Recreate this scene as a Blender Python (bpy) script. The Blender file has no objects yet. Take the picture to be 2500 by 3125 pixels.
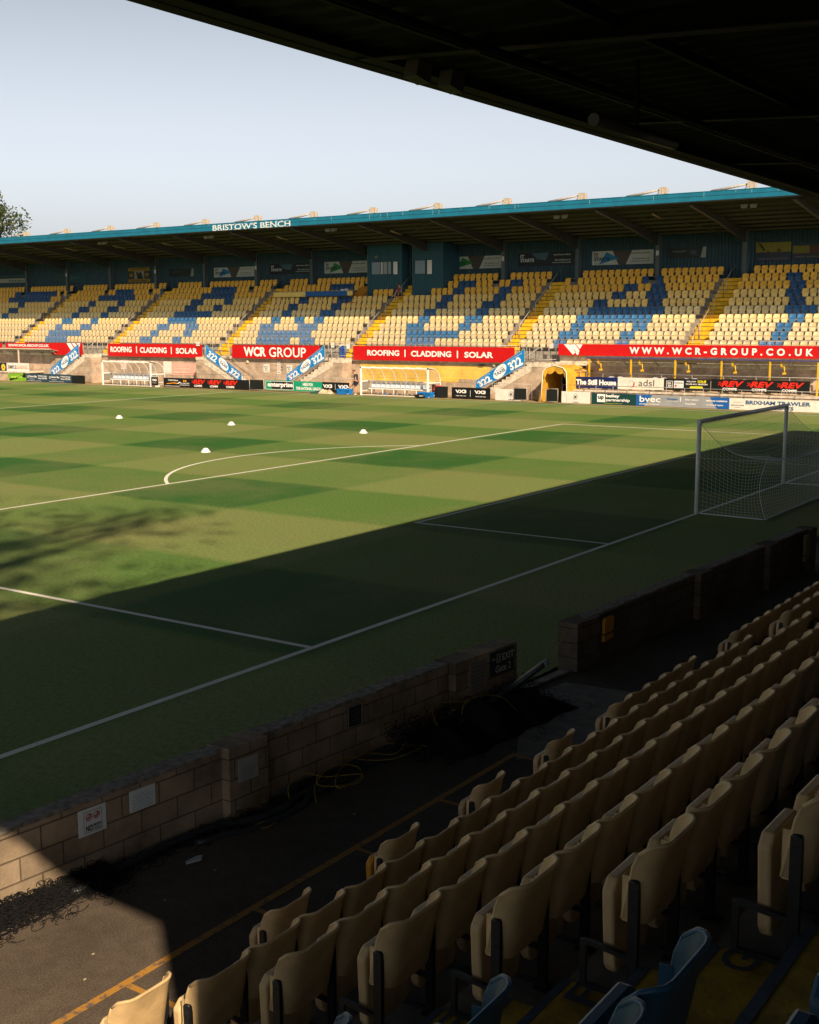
import bpy, math, random
from mathutils import Vector, Matrix
R = math.radians
S = bpy.context.scene
COL = S.collection
random.seed(7)

# ---------------------------------------------------------------- camera
YAW, PITCH, ROLL = 0.965575, -0.156550, -0.003138
fw = Vector((math.sin(YAW)*math.cos(PITCH), math.cos(YAW)*math.cos(PITCH), math.sin(PITCH)))
rt = Vector((math.cos(YAW), -math.sin(YAW), 0)); up = rt.cross(fw)
r2 = rt*math.cos(ROLL)+up*math.sin(ROLL); u2 = -rt*math.sin(ROLL)+up*math.cos(ROLL)
CAM = Vector((-34.7175, -11.9788, 5.1714))
cd = bpy.data.cameras.new('camera'); cam = bpy.data.objects.new('camera', cd); COL.objects.link(cam)
m = Matrix.Identity(4)
for i, v in enumerate((r2, u2, -fw)):
    for j in range(3): m[j][i] = v[j]
m.translation = CAM
cam.matrix_world = m
cd.sensor_fit = 'VERTICAL'; cd.sensor_height = 36; cd.lens = 3678.28/3125*36
cd.clip_start = .1; cd.clip_end = 3000
S.camera = cam

# ---------------------------------------------------------------- sky, sun, exposure
TOSUN = Vector((-.90, -1.10, 1.0)).normalized()
w = bpy.data.worlds.new('World'); S.world = w; w.use_nodes = True
nt = w.node_tree; nt.nodes.clear()
out = nt.nodes.new('ShaderNodeOutputWorld'); bg = nt.nodes.new('ShaderNodeBackground')
sky = nt.nodes.new('ShaderNodeTexSky'); sky.sky_type = 'NISHITA'; sky.sun_disc = False
sky.sun_elevation = math.asin(TOSUN.z); sky.sun_rotation = math.atan2(TOSUN.x, TOSUN.y)
sky.air_density = 1.0; sky.dust_density = 3.5; sky.ozone_density = 1.2; sky.altitude = 30
hs = nt.nodes.new('ShaderNodeHueSaturation'); hs.inputs['Saturation'].default_value = .32
# summer haze: bright near the horizon, deep overhead
tcw = nt.nodes.new('ShaderNodeTexCoord'); sxw = nt.nodes.new('ShaderNodeSeparateXYZ'); nt.links.new(tcw.outputs['Generated'], sxw.inputs[0])
rmp = nt.nodes.new('ShaderNodeValToRGB'); nt.links.new(sxw.outputs[2], rmp.inputs[0])
el = rmp.color_ramp.elements; el[0].position = 0; el[0].color = (1, .99, 1.03, 1); el[1].position = .60; el[1].color = (.018, .032, .045, 1); e3 = rmp.color_ramp.elements.new(.38); e3.color = (.06, .085, .11, 1)
e2 = el.new(.24); e2.color = (.52, .54, .56, 1)
mxw = nt.nodes.new('ShaderNodeMix'); mxw.data_type = 'RGBA'; mxw.blend_type = 'MULTIPLY'; mxw.inputs[0].default_value = 1
nt.links.new(sky.outputs[0], hs.inputs['Color']); nt.links.new(hs.outputs[0], mxw.inputs[6]); nt.links.new(rmp.outputs[0], mxw.inputs[7]); nt.links.new(mxw.outputs[2], bg.inputs[0])
bg.inputs[1].default_value = .132
nt.links.new(bg.outputs[0], out.inputs[0])
sd = bpy.data.lights.new('sun', 'SUN'); sd.energy = 4.1; sd.angle = R(.6); sd.color = (1, .80, .56)
sun = bpy.data.objects.new('sun', sd); COL.objects.link(sun)
sun.rotation_euler = TOSUN.to_track_quat('Z', 'Y').to_euler()
S.view_settings.view_transform = 'Standard'; S.view_settings.look = 'None'
S.view_settings.exposure = .85; S.view_settings.gamma = 1; S.view_settings.use_curve_mapping = False

# ---------------------------------------------------------------- helpers
def lin(r, g, b):
    f = lambda c: (c/255/12.92 if c <= 10 else ((c/255+.055)/1.055)**2.4)
    return (f(r), f(g), f(b), 1)
MATS = {}
def mat(name, col, rough=.7, noise=0, nscale=8, metal=0, bump=0, spec=.4, detail=5, stretch=None, col2=None):
    if name in MATS: return MATS[name]
    m = bpy.data.materials.new(name); m.use_nodes = True; n = m.node_tree; b = n.nodes['Principled BSDF']
    b.inputs['Roughness'].default_value = rough; b.inputs['Metallic'].default_value = metal
    b.inputs['Specular IOR Level'].default_value = spec
    b.inputs['Base Color'].default_value = col
    tc = n.nodes.new('ShaderNodeTexCoord'); mp = n.nodes.new('ShaderNodeMapping'); n.links.new(tc.outputs['Object'], mp.inputs[0])
    if stretch: mp.inputs['Scale'].default_value = stretch
    if noise or col2 or bump:
        tx = n.nodes.new('ShaderNodeTexNoise'); tx.inputs['Scale'].default_value = nscale; tx.inputs['Detail'].default_value = detail
        n.links.new(mp.outputs[0], tx.inputs[0])
        mx = n.nodes.new('ShaderNodeMix'); mx.data_type = 'RGBA'
        k = 1-noise
        c2 = col2 or (col[0]*k, col[1]*k, col[2]*k, 1)
        c1 = col if col2 else (min(1, col[0]*(1+noise*.6)), min(1, col[1]*(1+noise*.6)), min(1, col[2]*(1+noise*.6)), 1)
        mx.inputs[6].default_value = c1; mx.inputs[7].default_value = c2
        rp = n.nodes.new('ShaderNodeMapRange'); rp.inputs[1].default_value = .35; rp.inputs[2].default_value = .65
        n.links.new(tx.outputs[0], rp.inputs[0]); n.links.new(rp.outputs[0], mx.inputs[0]); n.links.new(mx.outputs[2], b.inputs['Base Color'])
        if bump:
            t2 = n.nodes.new('ShaderNodeTexNoise'); t2.inputs['Scale'].default_value = nscale*6; t2.inputs['Detail'].default_value = 6
            n.links.new(mp.outputs[0], t2.inputs[0])
            bp = n.nodes.new('ShaderNodeBump'); bp.inputs['Strength'].default_value = bump; bp.inputs['Distance'].default_value = .02
            n.links.new(t2.outputs[0], bp.inputs['Height']); n.links.new(bp.outputs[0], b.inputs['Normal'])
    MATS[name] = m; return m
def colmat(c, rough=.55):
    return mat('paint_%d_%d_%d' % tuple(c), lin(*c), rough, noise=.08, nscale=3)

ORG = {}
def org(o): return ORG.get(o.name, Vector((0, 0, 0))) if o else Vector((0, 0, 0))
class MB:
    def __init__(s): s.v = []; s.f = []; s.mi = []; s.sm = []
    def face(s, pts, mi=0, sm=False):
        b = len(s.v); s.v += [tuple(p) for p in pts]; s.f.append(tuple(range(b, b+len(pts)))); s.mi.append(mi); s.sm.append(sm)
    def box(s, a, b, mi=0):
        x0, y0, z0 = [min(a[i], b[i]) for i in range(3)]; x1, y1, z1 = [max(a[i], b[i]) for i in range(3)]
        k = len(s.v)
        s.v += [(x0,y0,z0),(x1,y0,z0),(x1,y1,z0),(x0,y1,z0),(x0,y0,z1),(x1,y0,z1),(x1,y1,z1),(x0,y1,z1)]
        for f in ((0,3,2,1),(4,5,6,7),(0,1,5,4),(1,2,6,5),(2,3,7,6),(3,0,4,7)):
            s.f.append(tuple(k+i for i in f)); s.mi.append(mi); s.sm.append(False)
        return s
    def hexa(s, lo, hi, mi=0):      # lo, hi: four points each
        k = len(s.v); s.v += [tuple(p) for p in lo]+[tuple(p) for p in hi]
        for f in ((3,2,1,0),(4,5,6,7),(0,1,5,4),(1,2,6,5),(2,3,7,6),(3,0,4,7)):
            s.f.append(tuple(k+i for i in f)); s.mi.append(mi); s.sm.append(False)
        return s
    def beam(s, a, b, w, h, mi=0):
        a = Vector(a); b = Vector(b); d = (b-a).normalized(); u = Vector((0, 0, 1))
        if abs(d.z) > .95: u = Vector((0, 1, 0))
        sd_ = d.cross(u).normalized(); u = sd_.cross(d)
        q = [sd_*(i*w/2)+u*(j*h/2) for i, j in ((-1,-1),(1,-1),(1,1),(-1,1))]
        return s.hexa([a+x for x in q], [b+x for x in q], mi)
    def tube(s, pts, r, n=6, mi=0, cap=True):
        pts = [Vector(p) for p in pts]; k0 = len(s.v); N = len(pts); pu = None
        for i, p in enumerate(pts):
            d = (pts[min(i+1, N-1)]-pts[max(i-1, 0)])
            if d.length < 1e-9: d = Vector((0, 0, 1))
            d.normalize()
            if pu is None:
                u = Vector((0, 0, 1)) if abs(d.z) < .9 else Vector((1, 0, 0))
            else: u = pu
            a = d.cross(u)
            if a.length < 1e-6: a = d.cross(Vector((1, .3, .2)))
            a.normalize(); u = a.cross(d); pu = u
            rr = r[i] if isinstance(r, (list, tuple)) else r
            for j in range(n):
                t = 2*math.pi*j/n; s.v.append(tuple(p+a*math.cos(t)*rr+u*math.sin(t)*rr))
        for i in range(N-1):
            for j in range(n):
                a = k0+i*n+j; b = k0+i*n+(j+1) % n
                s.f.append((a, b, b+n, a+n)); s.mi.append(mi); s.sm.append(n > 4)
        if cap:
            s.f.append(tuple(k0+j for j in range(n))[::-1]); s.mi.append(mi); s.sm.append(False)
            s.f.append(tuple(k0+(N-1)*n+j for j in range(n))); s.mi.append(mi); s.sm.append(False)
        return s
    def grid(s, fn, nu, nv, mi=0, sm=True):
        k = len(s.v)
        for i in range(nu+1):
            for j in range(nv+1): s.v.append(tuple(fn(i/nu, j/nv)))
        for i in range(nu):
            for j in range(nv):
                a = k+i*(nv+1)+j; s.f.append((a, a+nv+1, a+nv+2, a+1)); s.mi.append(mi); s.sm.append(sm)
        return s
    def prism(s, poly, d, mi=0):    # poly: list of 3D points, d: extrusion vector
        n = len(poly); k = len(s.v); d = Vector(d)
        s.v += [tuple(p) for p in poly]+[tuple(Vector(p)+d) for p in poly]
        s.f.append(tuple(range(k+n-1, k-1, -1))); s.f.append(tuple(range(k+n, k+2*n))); s.mi += [mi, mi]; s.sm += [False, False]
        for i in range(n):
            j = (i+1) % n; s.f.append((k+i, k+j, k+n+j, k+n+i)); s.mi.append(mi); s.sm.append(False)
        return s
    def blob(s, c, r, nu=10, nv=6, mi=0, jit=0):
        c = Vector(c)
        def fn(u, v):
            t = 2*math.pi*u; ph = math.pi*v
            k = 1+jit*math.sin(5*t+c.x*9)*math.sin(ph)*math.cos(3*ph+c.y)
            return c+Vector((r[0]*math.cos(t)*math.sin(ph)*k, r[1]*math.sin(t)*math.sin(ph)*k, -r[2]*math.cos(ph)*k))
        return s.grid(fn, nu, nv, mi)
    def build(s, name, mats, parent=None):
        if not isinstance(mats, (list, tuple)): mats = [mats]
        o_ = org(parent)
        me = bpy.data.meshes.new(name)
        me.from_pydata([(v[0]-o_.x, v[1]-o_.y, v[2]-o_.z) for v in s.v], [], s.f)
        for mm in mats: me.materials.append(mm)
        me.polygons.foreach_set('material_index', s.mi); me.polygons.foreach_set('use_smooth', s.sm)
        me.update()
        o = bpy.data.objects.new(name, me); COL.objects.link(o)
        if parent: o.parent = parent
        ORG[o.name] = o_
        return o
def tag(o, label=None, cat=None, group=None, kind=None):
    if label: o['label'] = label
    if cat: o['category'] = cat
    if group: o['group'] = group
    if kind: o['kind'] = kind
    return o
def thing(name, label, cat, loc=(0, 0, 0), group=None):
    o = bpy.data.objects.new(name, None); COL.objects.link(o); o.location = loc; o.empty_display_size = .2
    ORG[o.name] = Vector(loc); return tag(o, label, cat, group)
def struct(name, mb, mats): return tag(mb.build(name, mats), kind='structure')
def copy_tree(src, kids, loc, label=None, group=None):
    r = src.copy(); COL.objects.link(r); r.location = loc
    if label: r['label'] = label
    if group: r['group'] = group
    for ch, gr in kids:
        c = ch.copy(); COL.objects.link(c); c.parent = r
        for g in gr:
            d = g.copy(); COL.objects.link(d); d.parent = c
    return r
ONES = 'zeroth first second third fourth fifth sixth seventh eighth ninth tenth eleventh twelfth thirteenth fourteenth fifteenth sixteenth seventeenth eighteenth nineteenth twentieth'.split()
def ordn(n):
    if n <= 20: return ONES[n]
    if n == 30: return 'thirtieth'
    return ('twenty-' if n < 30 else 'thirty-')+ONES[n % 10]

# lettering: flat glyph meshes from the built-in font, cached as unit boxes
GL = {}
def glyphs(txt, bold, sp=1.0):
    k = (txt, bold, sp)
    if k not in GL:
        cu = bpy.data.curves.new('t', 'FONT'); cu.body = txt; cu.size = 1; cu.resolution_u = 3; cu.offset = .0135*bold; cu.space_character = sp
        ob = bpy.data.objects.new('t', cu); me = bpy.data.meshes.new_from_object(ob)
        vs = [tuple(v.co) for v in me.vertices]; fs = [tuple(p.vertices) for p in me.polygons]
        x0 = min(v[0] for v in vs); x1 = max(v[0] for v in vs); y0 = min(v[1] for v in vs); y1 = max(v[1] for v in vs)
        GL[k] = ([((v[0]-x0)/(x1-x0), (v[1]-y0)/(y1-y0)) for v in vs], fs)
        bpy.data.objects.remove(ob); bpy.data.curves.remove(cu); bpy.data.meshes.remove(me)
    return GL[k]
def board(name, label, cat, c4, col, items=(), th=.04, group=None, parent=None, nrm=None, panel='panel', rough=.5, frame=None):
    """c4: bottom-left, bottom-right, top-right, top-left as the viewer sees them. items drawn proud of the face."""
    BL, BR, TR, TL = [Vector(p) for p in c4]
    n = nrm or (BR-BL).cross(TL-BL).normalized()
    def P(u, v, k): return BL*(1-u)*(1-v)+BR*u*(1-v)+TR*u*v+TL*(1-u)*v+n*k
    t = parent or thing(name, label, cat, tuple((BL+BR)/2), group)
    mb = MB(); mb.prism([P(0,0,0), P(1,0,0), P(1,1,0), P(0,1,0)], -n*th); mb.build(panel, colmat(col, rough), t)
    if frame:
        fb = MB(); q = [P(0,0,.012), P(1,0,.012), P(1,1,.012), P(0,1,.012)]
        for i in range(4): fb.beam(q[i], q[(i+1) % 4], frame[1], frame[1])
        fb.build('frame', colmat(frame[0]), t)
    by = {}
    for i, it in enumerate(items):
        k = .004*(1+it[-1]) if isinstance(it[-1], int) and it[0] != 'T' else .016
        kind = it[0]
        if kind == 'T':      # T, text, u0, u1, v0, v1, col, bold[, shear]
            vs, fs = glyphs(it[1], it[7] if len(it) > 7 else 1, it[9] if len(it) > 9 else 1)
            sh = it[8] if len(it) > 8 else 0
            key = ('lettering', it[6]); mb = by.setdefault(key, MB()); b = len(mb.v)
            for (x, y) in vs: mb.v.append(tuple(P(it[2]+(it[3]-it[2])*(x+sh*(y-.5)), it[4]+(it[5]-it[4])*y, .018)))
            for f in fs: mb.f.append(tuple(b+q for q in f)); mb.mi.append(0); mb.sm.append(False)
        elif kind == 'P':    # P, [(u,v)..], col, layer[, partname]
            nm = it[4] if len(it) > 4 else 'graphic'; k = .004*(1+it[3])
            by.setdefault((nm, it[2]), MB()).face([P(u, v, k) for u, v in it[1]])
        elif kind == 'D':    # D, u, v, r (in metres), col, layer, inner
            k = .004*(1+it[5]); uw = (BR-BL).length; vh = (TL-BL).length; inn = it[6] if len(it) > 6 else 0
            mb = by.setdefault(('roundel', it[4]), MB()); N = 24
            for q in range(N):
                a, b2 = 2*math.pi*q/N, 2*math.pi*(q+1)/N
                o1 = P(it[1]+it[3]*math.cos(a)/uw, it[2]+it[3]*math.sin(a)/vh, k); o2 = P(it[1]+it[3]*math.cos(b2)/uw, it[2]+it[3]*math.sin(b2)/vh, k)
                i1 = P(it[1]+inn*math.cos(a)/uw, it[2]+inn*math.sin(a)/vh, k); i2 = P(it[1]+inn*math.cos(b2)/uw, it[2]+inn*math.sin(b2)/vh, k)
                mb.face([i1, o1, o2, i2] if inn else [i1, o1, o2])
    for (nm, c), mb in by.items(): mb.build(nm, colmat(c), t)
    return t
def rect(u0, u1, v0, v1): return [(u0, v0), (u1, v0), (u1, v1), (u0, v1)]
def faceX(X, Yl, Yr, z0, z1): return [(X, Yl, z0), (X, Yr, z0), (X, Yr, z1), (X, Yl, z1)]   # seen from the pitch: left = larger Y

# ---------------------------------------------------------------- materials
def block_mat(name, axis, c1, c2, cm, bw=.45, bh=.225, wear=.5):
    m = bpy.data.materials.new(name); m.use_nodes = True; n = m.node_tree; b = n.nodes['Principled BSDF']; b.inputs['Roughness'].default_value = .9
    b.inputs['Specular IOR Level'].default_value = .2
    g = n.nodes.new('ShaderNodeNewGeometry'); sp = n.nodes.new('ShaderNodeSeparateXYZ'); n.links.new(g.outputs['Position'], sp.inputs[0])
    cb = n.nodes.new('ShaderNodeCombineXYZ'); n.links.new(sp.outputs[axis], cb.inputs[0]); n.links.new(sp.outputs[2], cb.inputs[1])
    br = n.nodes.new('ShaderNodeTexBrick'); br.inputs['Scale'].default_value = 1; br.inputs['Brick Width'].default_value = bw; br.inputs['Row Height'].default_value = bh
    br.inputs['Mortar Size'].default_value = .009; br.inputs['Mortar Smooth'].default_value = .3; br.inputs['Bias'].default_value = 0
    br.inputs['Color1'].default_value = c1; br.inputs['Color2'].default_value = c2; br.inputs['Mortar'].default_value = cm
    n.links.new(cb.outputs[0], br.inputs[0])
    no = n.nodes.new('ShaderNodeTexNoise'); no.inputs['Scale'].default_value = 1.3; no.inputs['Detail'].default_value = 8; no.inputs['Roughness'].default_value = .65; n.links.new(g.outputs['Position'], no.inputs[0])
    mr = n.nodes.new('ShaderNodeMapRange'); mr.inputs[1].default_value = .3; mr.inputs[2].default_value = .7; mr.inputs[3].default_value = 1-wear; mr.inputs[4].default_value = 1.15
    n.links.new(no.outputs[0], mr.inputs[0])
    mx = n.nodes.new('ShaderNodeMix'); mx.data_type = 'RGBA'; mx.blend_type = 'MULTIPLY'; mx.inputs[0].default_value = 1
    n.links.new(br.outputs[0], mx.inputs[6]); n.links.new(mr.outputs[0], mx.inputs[7]); n.links.new(mx.outputs[2], b.inputs['Base Color'])
    n2 = n.nodes.new('ShaderNodeTexNoise'); n2.inputs['Scale'].default_value = 45; n2.inputs['Detail'].default_value = 4; n.links.new(g.outputs['Position'], n2.inputs[0])
    ad = n.nodes.new('ShaderNodeMath'); ad.operation = 'MULTIPLY_ADD'; ad.inputs[1].default_value = .35; n.links.new(n2.outputs[0], ad.inputs[0])
    iv = n.nodes.new('ShaderNodeMath'); iv.operation = 'SUBTRACT'; iv.inputs[0].default_value = 1; n.links.new(br.outputs['Fac'], iv.inputs[1]); n.links.new(iv.outputs[0], ad.inputs[2])
    bp = n.nodes.new('ShaderNodeBump'); bp.inputs['Distance'].default_value = .02; bp.inputs['Strength'].default_value = .7
    n.links.new(ad.outputs[0], bp.inputs['Height']); n.links.new(bp.outputs[0], b.inputs['Normal'])
    return m
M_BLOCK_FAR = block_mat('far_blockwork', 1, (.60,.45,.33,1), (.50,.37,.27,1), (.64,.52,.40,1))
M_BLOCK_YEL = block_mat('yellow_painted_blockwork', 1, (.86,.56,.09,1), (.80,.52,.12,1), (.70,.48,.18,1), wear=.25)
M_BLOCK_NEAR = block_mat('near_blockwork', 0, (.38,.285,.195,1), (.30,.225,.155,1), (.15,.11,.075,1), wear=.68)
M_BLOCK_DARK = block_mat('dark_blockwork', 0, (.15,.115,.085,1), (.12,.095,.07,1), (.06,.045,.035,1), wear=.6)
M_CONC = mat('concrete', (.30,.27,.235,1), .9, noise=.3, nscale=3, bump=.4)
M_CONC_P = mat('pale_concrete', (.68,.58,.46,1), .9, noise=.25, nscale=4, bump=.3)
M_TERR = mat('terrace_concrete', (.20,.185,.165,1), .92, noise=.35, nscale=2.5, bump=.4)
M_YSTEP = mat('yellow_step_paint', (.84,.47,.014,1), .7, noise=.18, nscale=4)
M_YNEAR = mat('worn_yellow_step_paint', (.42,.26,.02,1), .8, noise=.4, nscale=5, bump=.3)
M_NOSE = mat('blue_grey_nosing', (.06,.08,.11,1), .8, noise=.3, nscale=12)
M_GALV = mat('galvanised_steel', (.42,.40,.37,1), .5, metal=.3, noise=.2, nscale=6)
M_DSTEEL = mat('dark_steel', (.012,.013,.016,1), .45, noise=.3, nscale=20, spec=.5)
M_TEAL = mat('teal_blue_cladding', (.008,.155,.265,1), .45, noise=.12, nscale=1.5)
M_CLAD = mat('dark_blue_cladding', (.018,.055,.075,1), .6, noise=.2, nscale=2)
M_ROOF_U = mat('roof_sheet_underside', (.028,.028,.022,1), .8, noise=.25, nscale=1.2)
M_PURLIN = mat('purlin', (.085,.078,.048,1), .7)
M_RAFTER = mat('rafter_steel', (.055,.053,.045,1), .6, noise=.2, nscale=3)
M_COLUMN = mat('column_paint', (.07,.09,.10,1), .6, noise=.15, nscale=4)
M_WHITE = mat('white_metal_paint', (.86,.84,.80,1), .4, noise=.08, nscale=5)
M_LAMP = mat('weathered_lamp_housing', (.52,.44,.36,1), .7, noise=.25, nscale=9)
M_NET = mat('white_net_cord', (.75,.78,.76,1), .7)
M_BLKNET = mat('black_net', (.012,.012,.013,1), .95, noise=.3, nscale=20, spec=.08)
M_BLKPIPE = mat('black_pipe', (.028,.031,.036,1), .35)
M_ROPE = mat('yellow_rope', (.30,.20,.03,1), .7)
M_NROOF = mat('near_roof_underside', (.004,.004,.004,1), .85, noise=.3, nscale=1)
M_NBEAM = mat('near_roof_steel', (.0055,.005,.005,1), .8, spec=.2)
def asphalt():
    m = bpy.data.materials.new('asphalt'); m.use_nodes = True; n = m.node_tree; b = n.nodes['Principled BSDF']; b.inputs['Roughness'].default_value = .92; b.inputs['Specular IOR Level'].default_value = .15
    g = n.nodes.new('ShaderNodeNewGeometry'); last = None
    for sc, det, lo, hi, a, c in ((.55, 7, .3, .7, .62, 1.2), (7, 8, .3, .7, .86, 1.1), (75, 3, .3, .72, .6, 1.5)):
        t = n.nodes.new('ShaderNodeTexNoise'); t.inputs['Scale'].default_value = sc; t.inputs['Detail'].default_value = det; n.links.new(g.outputs['Position'], t.inputs[0])
        r = n.nodes.new('ShaderNodeMapRange'); r.inputs[1].default_value = lo; r.inputs[2].default_value = hi; r.inputs[3].default_value = a; r.inputs[4].default_value = c; n.links.new(t.outputs[0], r.inputs[0])
        x = n.nodes.new('ShaderNodeMix'); x.data_type = 'RGBA'; x.blend_type = 'MULTIPLY'; x.inputs[0].default_value = 1
        if last: n.links.new(last, x.inputs[6])
        else: x.inputs[6].default_value = (.115,.09,.07,1)
        n.links.new(r.outputs[0], x.inputs[7]); last = x.outputs[2]
    n.links.new(last, b.inputs['Base Color'])
    bp = n.nodes.new('ShaderNodeBump'); bp.inputs['Strength'].default_value = .35; bp.inputs['Distance'].default_value = .006; n.links.new(t.outputs[0], bp.inputs['Height']); n.links.new(bp.outputs[0], b.inputs['Normal'])
    return m
M_ASPH = asphalt()
M_GLASS = mat('booth_glass', (.16,.22,.27,1), .15, spec=.6)
M_BLIND = mat('white_blind', (.62,.6,.58,1), .6)
def vary(m, amt):
    # each object using the material fades a little differently
    n = m.node_tree; b = n.nodes['Principled BSDF']; src = b.inputs['Base Color'].links[0].from_socket
    oi = n.nodes.new('ShaderNodeObjectInfo'); r = n.nodes.new('ShaderNodeMapRange'); r.inputs[3].default_value = 1-amt; r.inputs[4].default_value = 1+amt*.3
    n.links.new(oi.outputs['Random'], r.inputs[0]); x = n.nodes.new('ShaderNodeMix'); x.data_type = 'RGBA'; x.blend_type = 'MULTIPLY'; x.inputs[0].default_value = 1
    n.links.new(src, x.inputs[6]); n.links.new(r.outputs[0], x.inputs[7]); n.links.new(x.outputs[2], b.inputs['Base Color'])
def seat_mat(name, c, c2):
    m = mat(name, c, .42, col2=c2, nscale=3.5, spec=.45); vary(m, .16); return m
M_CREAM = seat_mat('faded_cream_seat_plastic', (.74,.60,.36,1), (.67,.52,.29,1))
M_GOLD = seat_mat('golden_seat_plastic', (1,.68,.22,1), (.97,.62,.18,1))
M_SAND = seat_mat('sand_seat_plastic', (.88,.66,.34,1), (.82,.60,.28,1))
M_PGOLD = seat_mat('pale_gold_seat_plastic', (1,.79,.40,1), (.97,.73,.34,1))
M_AMBER = seat_mat('amber_seat_plastic', (.98,.54,.07,1), (.92,.48,.05,1))
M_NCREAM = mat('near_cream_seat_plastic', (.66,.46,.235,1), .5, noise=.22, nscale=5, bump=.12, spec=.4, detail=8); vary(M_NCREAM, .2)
M_NORANGE = mat('orange_seat_plastic', (.62,.28,.02,1), .4, noise=.1, nscale=5)
M_SBLUE = seat_mat('blue_seat_plastic', (.06,.19,.40,1), (.04,.15,.34,1))
M_SBLUED = seat_mat('shaded_blue_seat_plastic', (.03,.10,.24,1), (.02,.075,.19,1))  # darker copy of the seat blue, shade put into the colour
M_SBLUEF = seat_mat('faded_blue_seat_plastic', (.13,.24,.43,1), (.09,.19,.38,1))
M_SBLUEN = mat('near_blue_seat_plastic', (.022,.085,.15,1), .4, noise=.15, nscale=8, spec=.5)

# pitch grass: mown checker, dry patches, blade-scale grain
def grass_mat():
    m = bpy.data.materials.new('pitch_grass'); m.use_nodes = True; n = m.node_tree; b = n.nodes['Principled BSDF']
    b.inputs['Roughness'].default_value = .85; b.inputs['Specular IOR Level'].default_value = .15
    L = n.links.new; N = n.nodes.new
    g = N('ShaderNodeNewGeometry'); sp = N('ShaderNodeSeparateXYZ'); L(g.outputs['Position'], sp.inputs[0])
    wob = N('ShaderNodeTexNoise'); wob.inputs['Scale'].default_value = .35; wob.inputs['Detail'].default_value = 4; L(g.outputs['Position'], wob.inputs[0])
    def math_(op, a, b_=None, c=None):
        q = N('ShaderNodeMath'); q.operation = op
        for i, x in enumerate((a, b_, c)):
            if x is None: continue
            if isinstance(x, (int, float)): q.inputs[i].default_value = x
            else: L(x, q.inputs[i])
        return q.outputs[0]
    wb = math_('MULTIPLY', math_('SUBTRACT', wob.outputs[0], .5), .5)
    def band(o, start, period, width):
        t = math_('MODULO', math_('ADD', math_('ADD', o, wb), -start+period*20), period)
        up_ = N('ShaderNodeMapRange'); up_.inputs[1].default_value = 0; up_.inputs[2].default_value = .4; L(t, up_.inputs[0])
        dn = N('ShaderNodeMapRange'); dn.inputs[1].default_value = width-.15; dn.inputs[2].default_value = width+.25; dn.inputs[3].default_value = 1; dn.inputs[4].default_value = 0; L(t, dn.inputs[0])
        return math_('MULTIPLY', up_.outputs[0], dn.outputs[0])
    bx_, by_ = band(sp.outputs[0], .4, 10.63, 5.1), band(sp.outputs[1], 10.95, 11.35, 5.2)
    inside = N('ShaderNodeMapRange'); inside.inputs[1].default_value = -.05; inside.inputs[2].default_value = -.6; inside.inputs[3].default_value = 1; inside.inputs[4].default_value = .35; L(sp.outputs[1], inside.inputs[0])
    s_ = math_('MULTIPLY', math_('ADD', math_('MULTIPLY', bx_, .42), math_('ADD', math_('MULTIPLY', by_, .30), math_('MULTIPLY', math_('MULTIPLY', bx_, by_), .38))), inside.outputs[0])
    cr = N('ShaderNodeValToRGB'); L(s_, cr.inputs[0])
    e = cr.color_ramp.elements; e[0].position = 0; e[0].color = (.205,.262,.080,1); e[1].position = 1; e[1].color = (.040,.134,.027,1)
    k = e.new(.42); k.color = (.112,.208,.046,1)
    # dry straw patches
    d1 = N('ShaderNodeTexNoise'); d1.inputs['Scale'].default_value = .16; d1.inputs['Detail'].default_value = 6; d1.inputs['Roughness'].default_value = .6; L(g.outputs['Position'], d1.inputs[0])
    dr = N('ShaderNodeMapRange'); dr.inputs[1].default_value = .44; dr.inputs[2].default_value = .74; dr.inputs[4].default_value = .6; L(d1.outputs[0], dr.inputs[0])
    mx = N('ShaderNodeMix'); mx.data_type = 'RGBA'; L(dr.outputs[0], mx.inputs[0]); L(cr.outputs[0], mx.inputs[6]); mx.inputs[7].default_value = (.25,.225,.095,1)
    # dry edge strip beyond the far touchline
    ed = N('ShaderNodeMapRange'); ed.inputs[1].default_value = 33.0; ed.inputs[2].default_value = 34.3; ed.inputs[4].default_value = .85; L(math_('ADD', sp.outputs[0], wb), ed.inputs[0])
    mxe = N('ShaderNodeMix'); mxe.data_type = 'RGBA'; L(ed.outputs[0], mxe.inputs[0]); L(mx.outputs[2], mxe.inputs[6]); mxe.inputs[7].default_value = (.40,.29,.15,1)
    # grain
    mp = N('ShaderNodeMapping'); mp.inputs['Scale'].default_value = (1, 3.2, 1); L(g.outputs['Position'], mp.inputs[0])
    f1 = N('ShaderNodeTexNoise'); f1.inputs['Scale'].default_value = 9; f1.inputs['Detail'].default_value = 9; f1.inputs['Roughness'].default_value = .75; L(mp.outputs[0], f1.inputs[0])
    fr = N('ShaderNodeMapRange'); fr.inputs[1].default_value = .3; fr.inputs[2].default_value = .7; fr.inputs[3].default_value = .42; fr.inputs[4].default_value = 1.55; L(f1.outputs[0], fr.inputs[0])
    m2 = N('ShaderNodeMix'); m2.data_type = 'RGBA'; m2.blend_type = 'MULTIPLY'; m2.inputs[0].default_value = 1; L(mxe.outputs[2], m2.inputs[6]); L(fr.outputs[0], m2.inputs[7])
    L(m2.outputs[2], b.inputs['Base Color'])
    f2 = N('ShaderNodeTexNoise'); f2.inputs['Scale'].default_value = 60; f2.inputs['Detail'].default_value = 5; L(g.outputs['Position'], f2.inputs[0])
    bp = N('ShaderNodeBump'); bp.inputs['Strength'].default_value = .8; bp.inputs['Distance'].default_value = .04; L(f2.outputs[0], bp.inputs['Height']); L(bp.outputs[0], b.inputs['Normal'])
    return m
M_GRASS = grass_mat()
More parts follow.
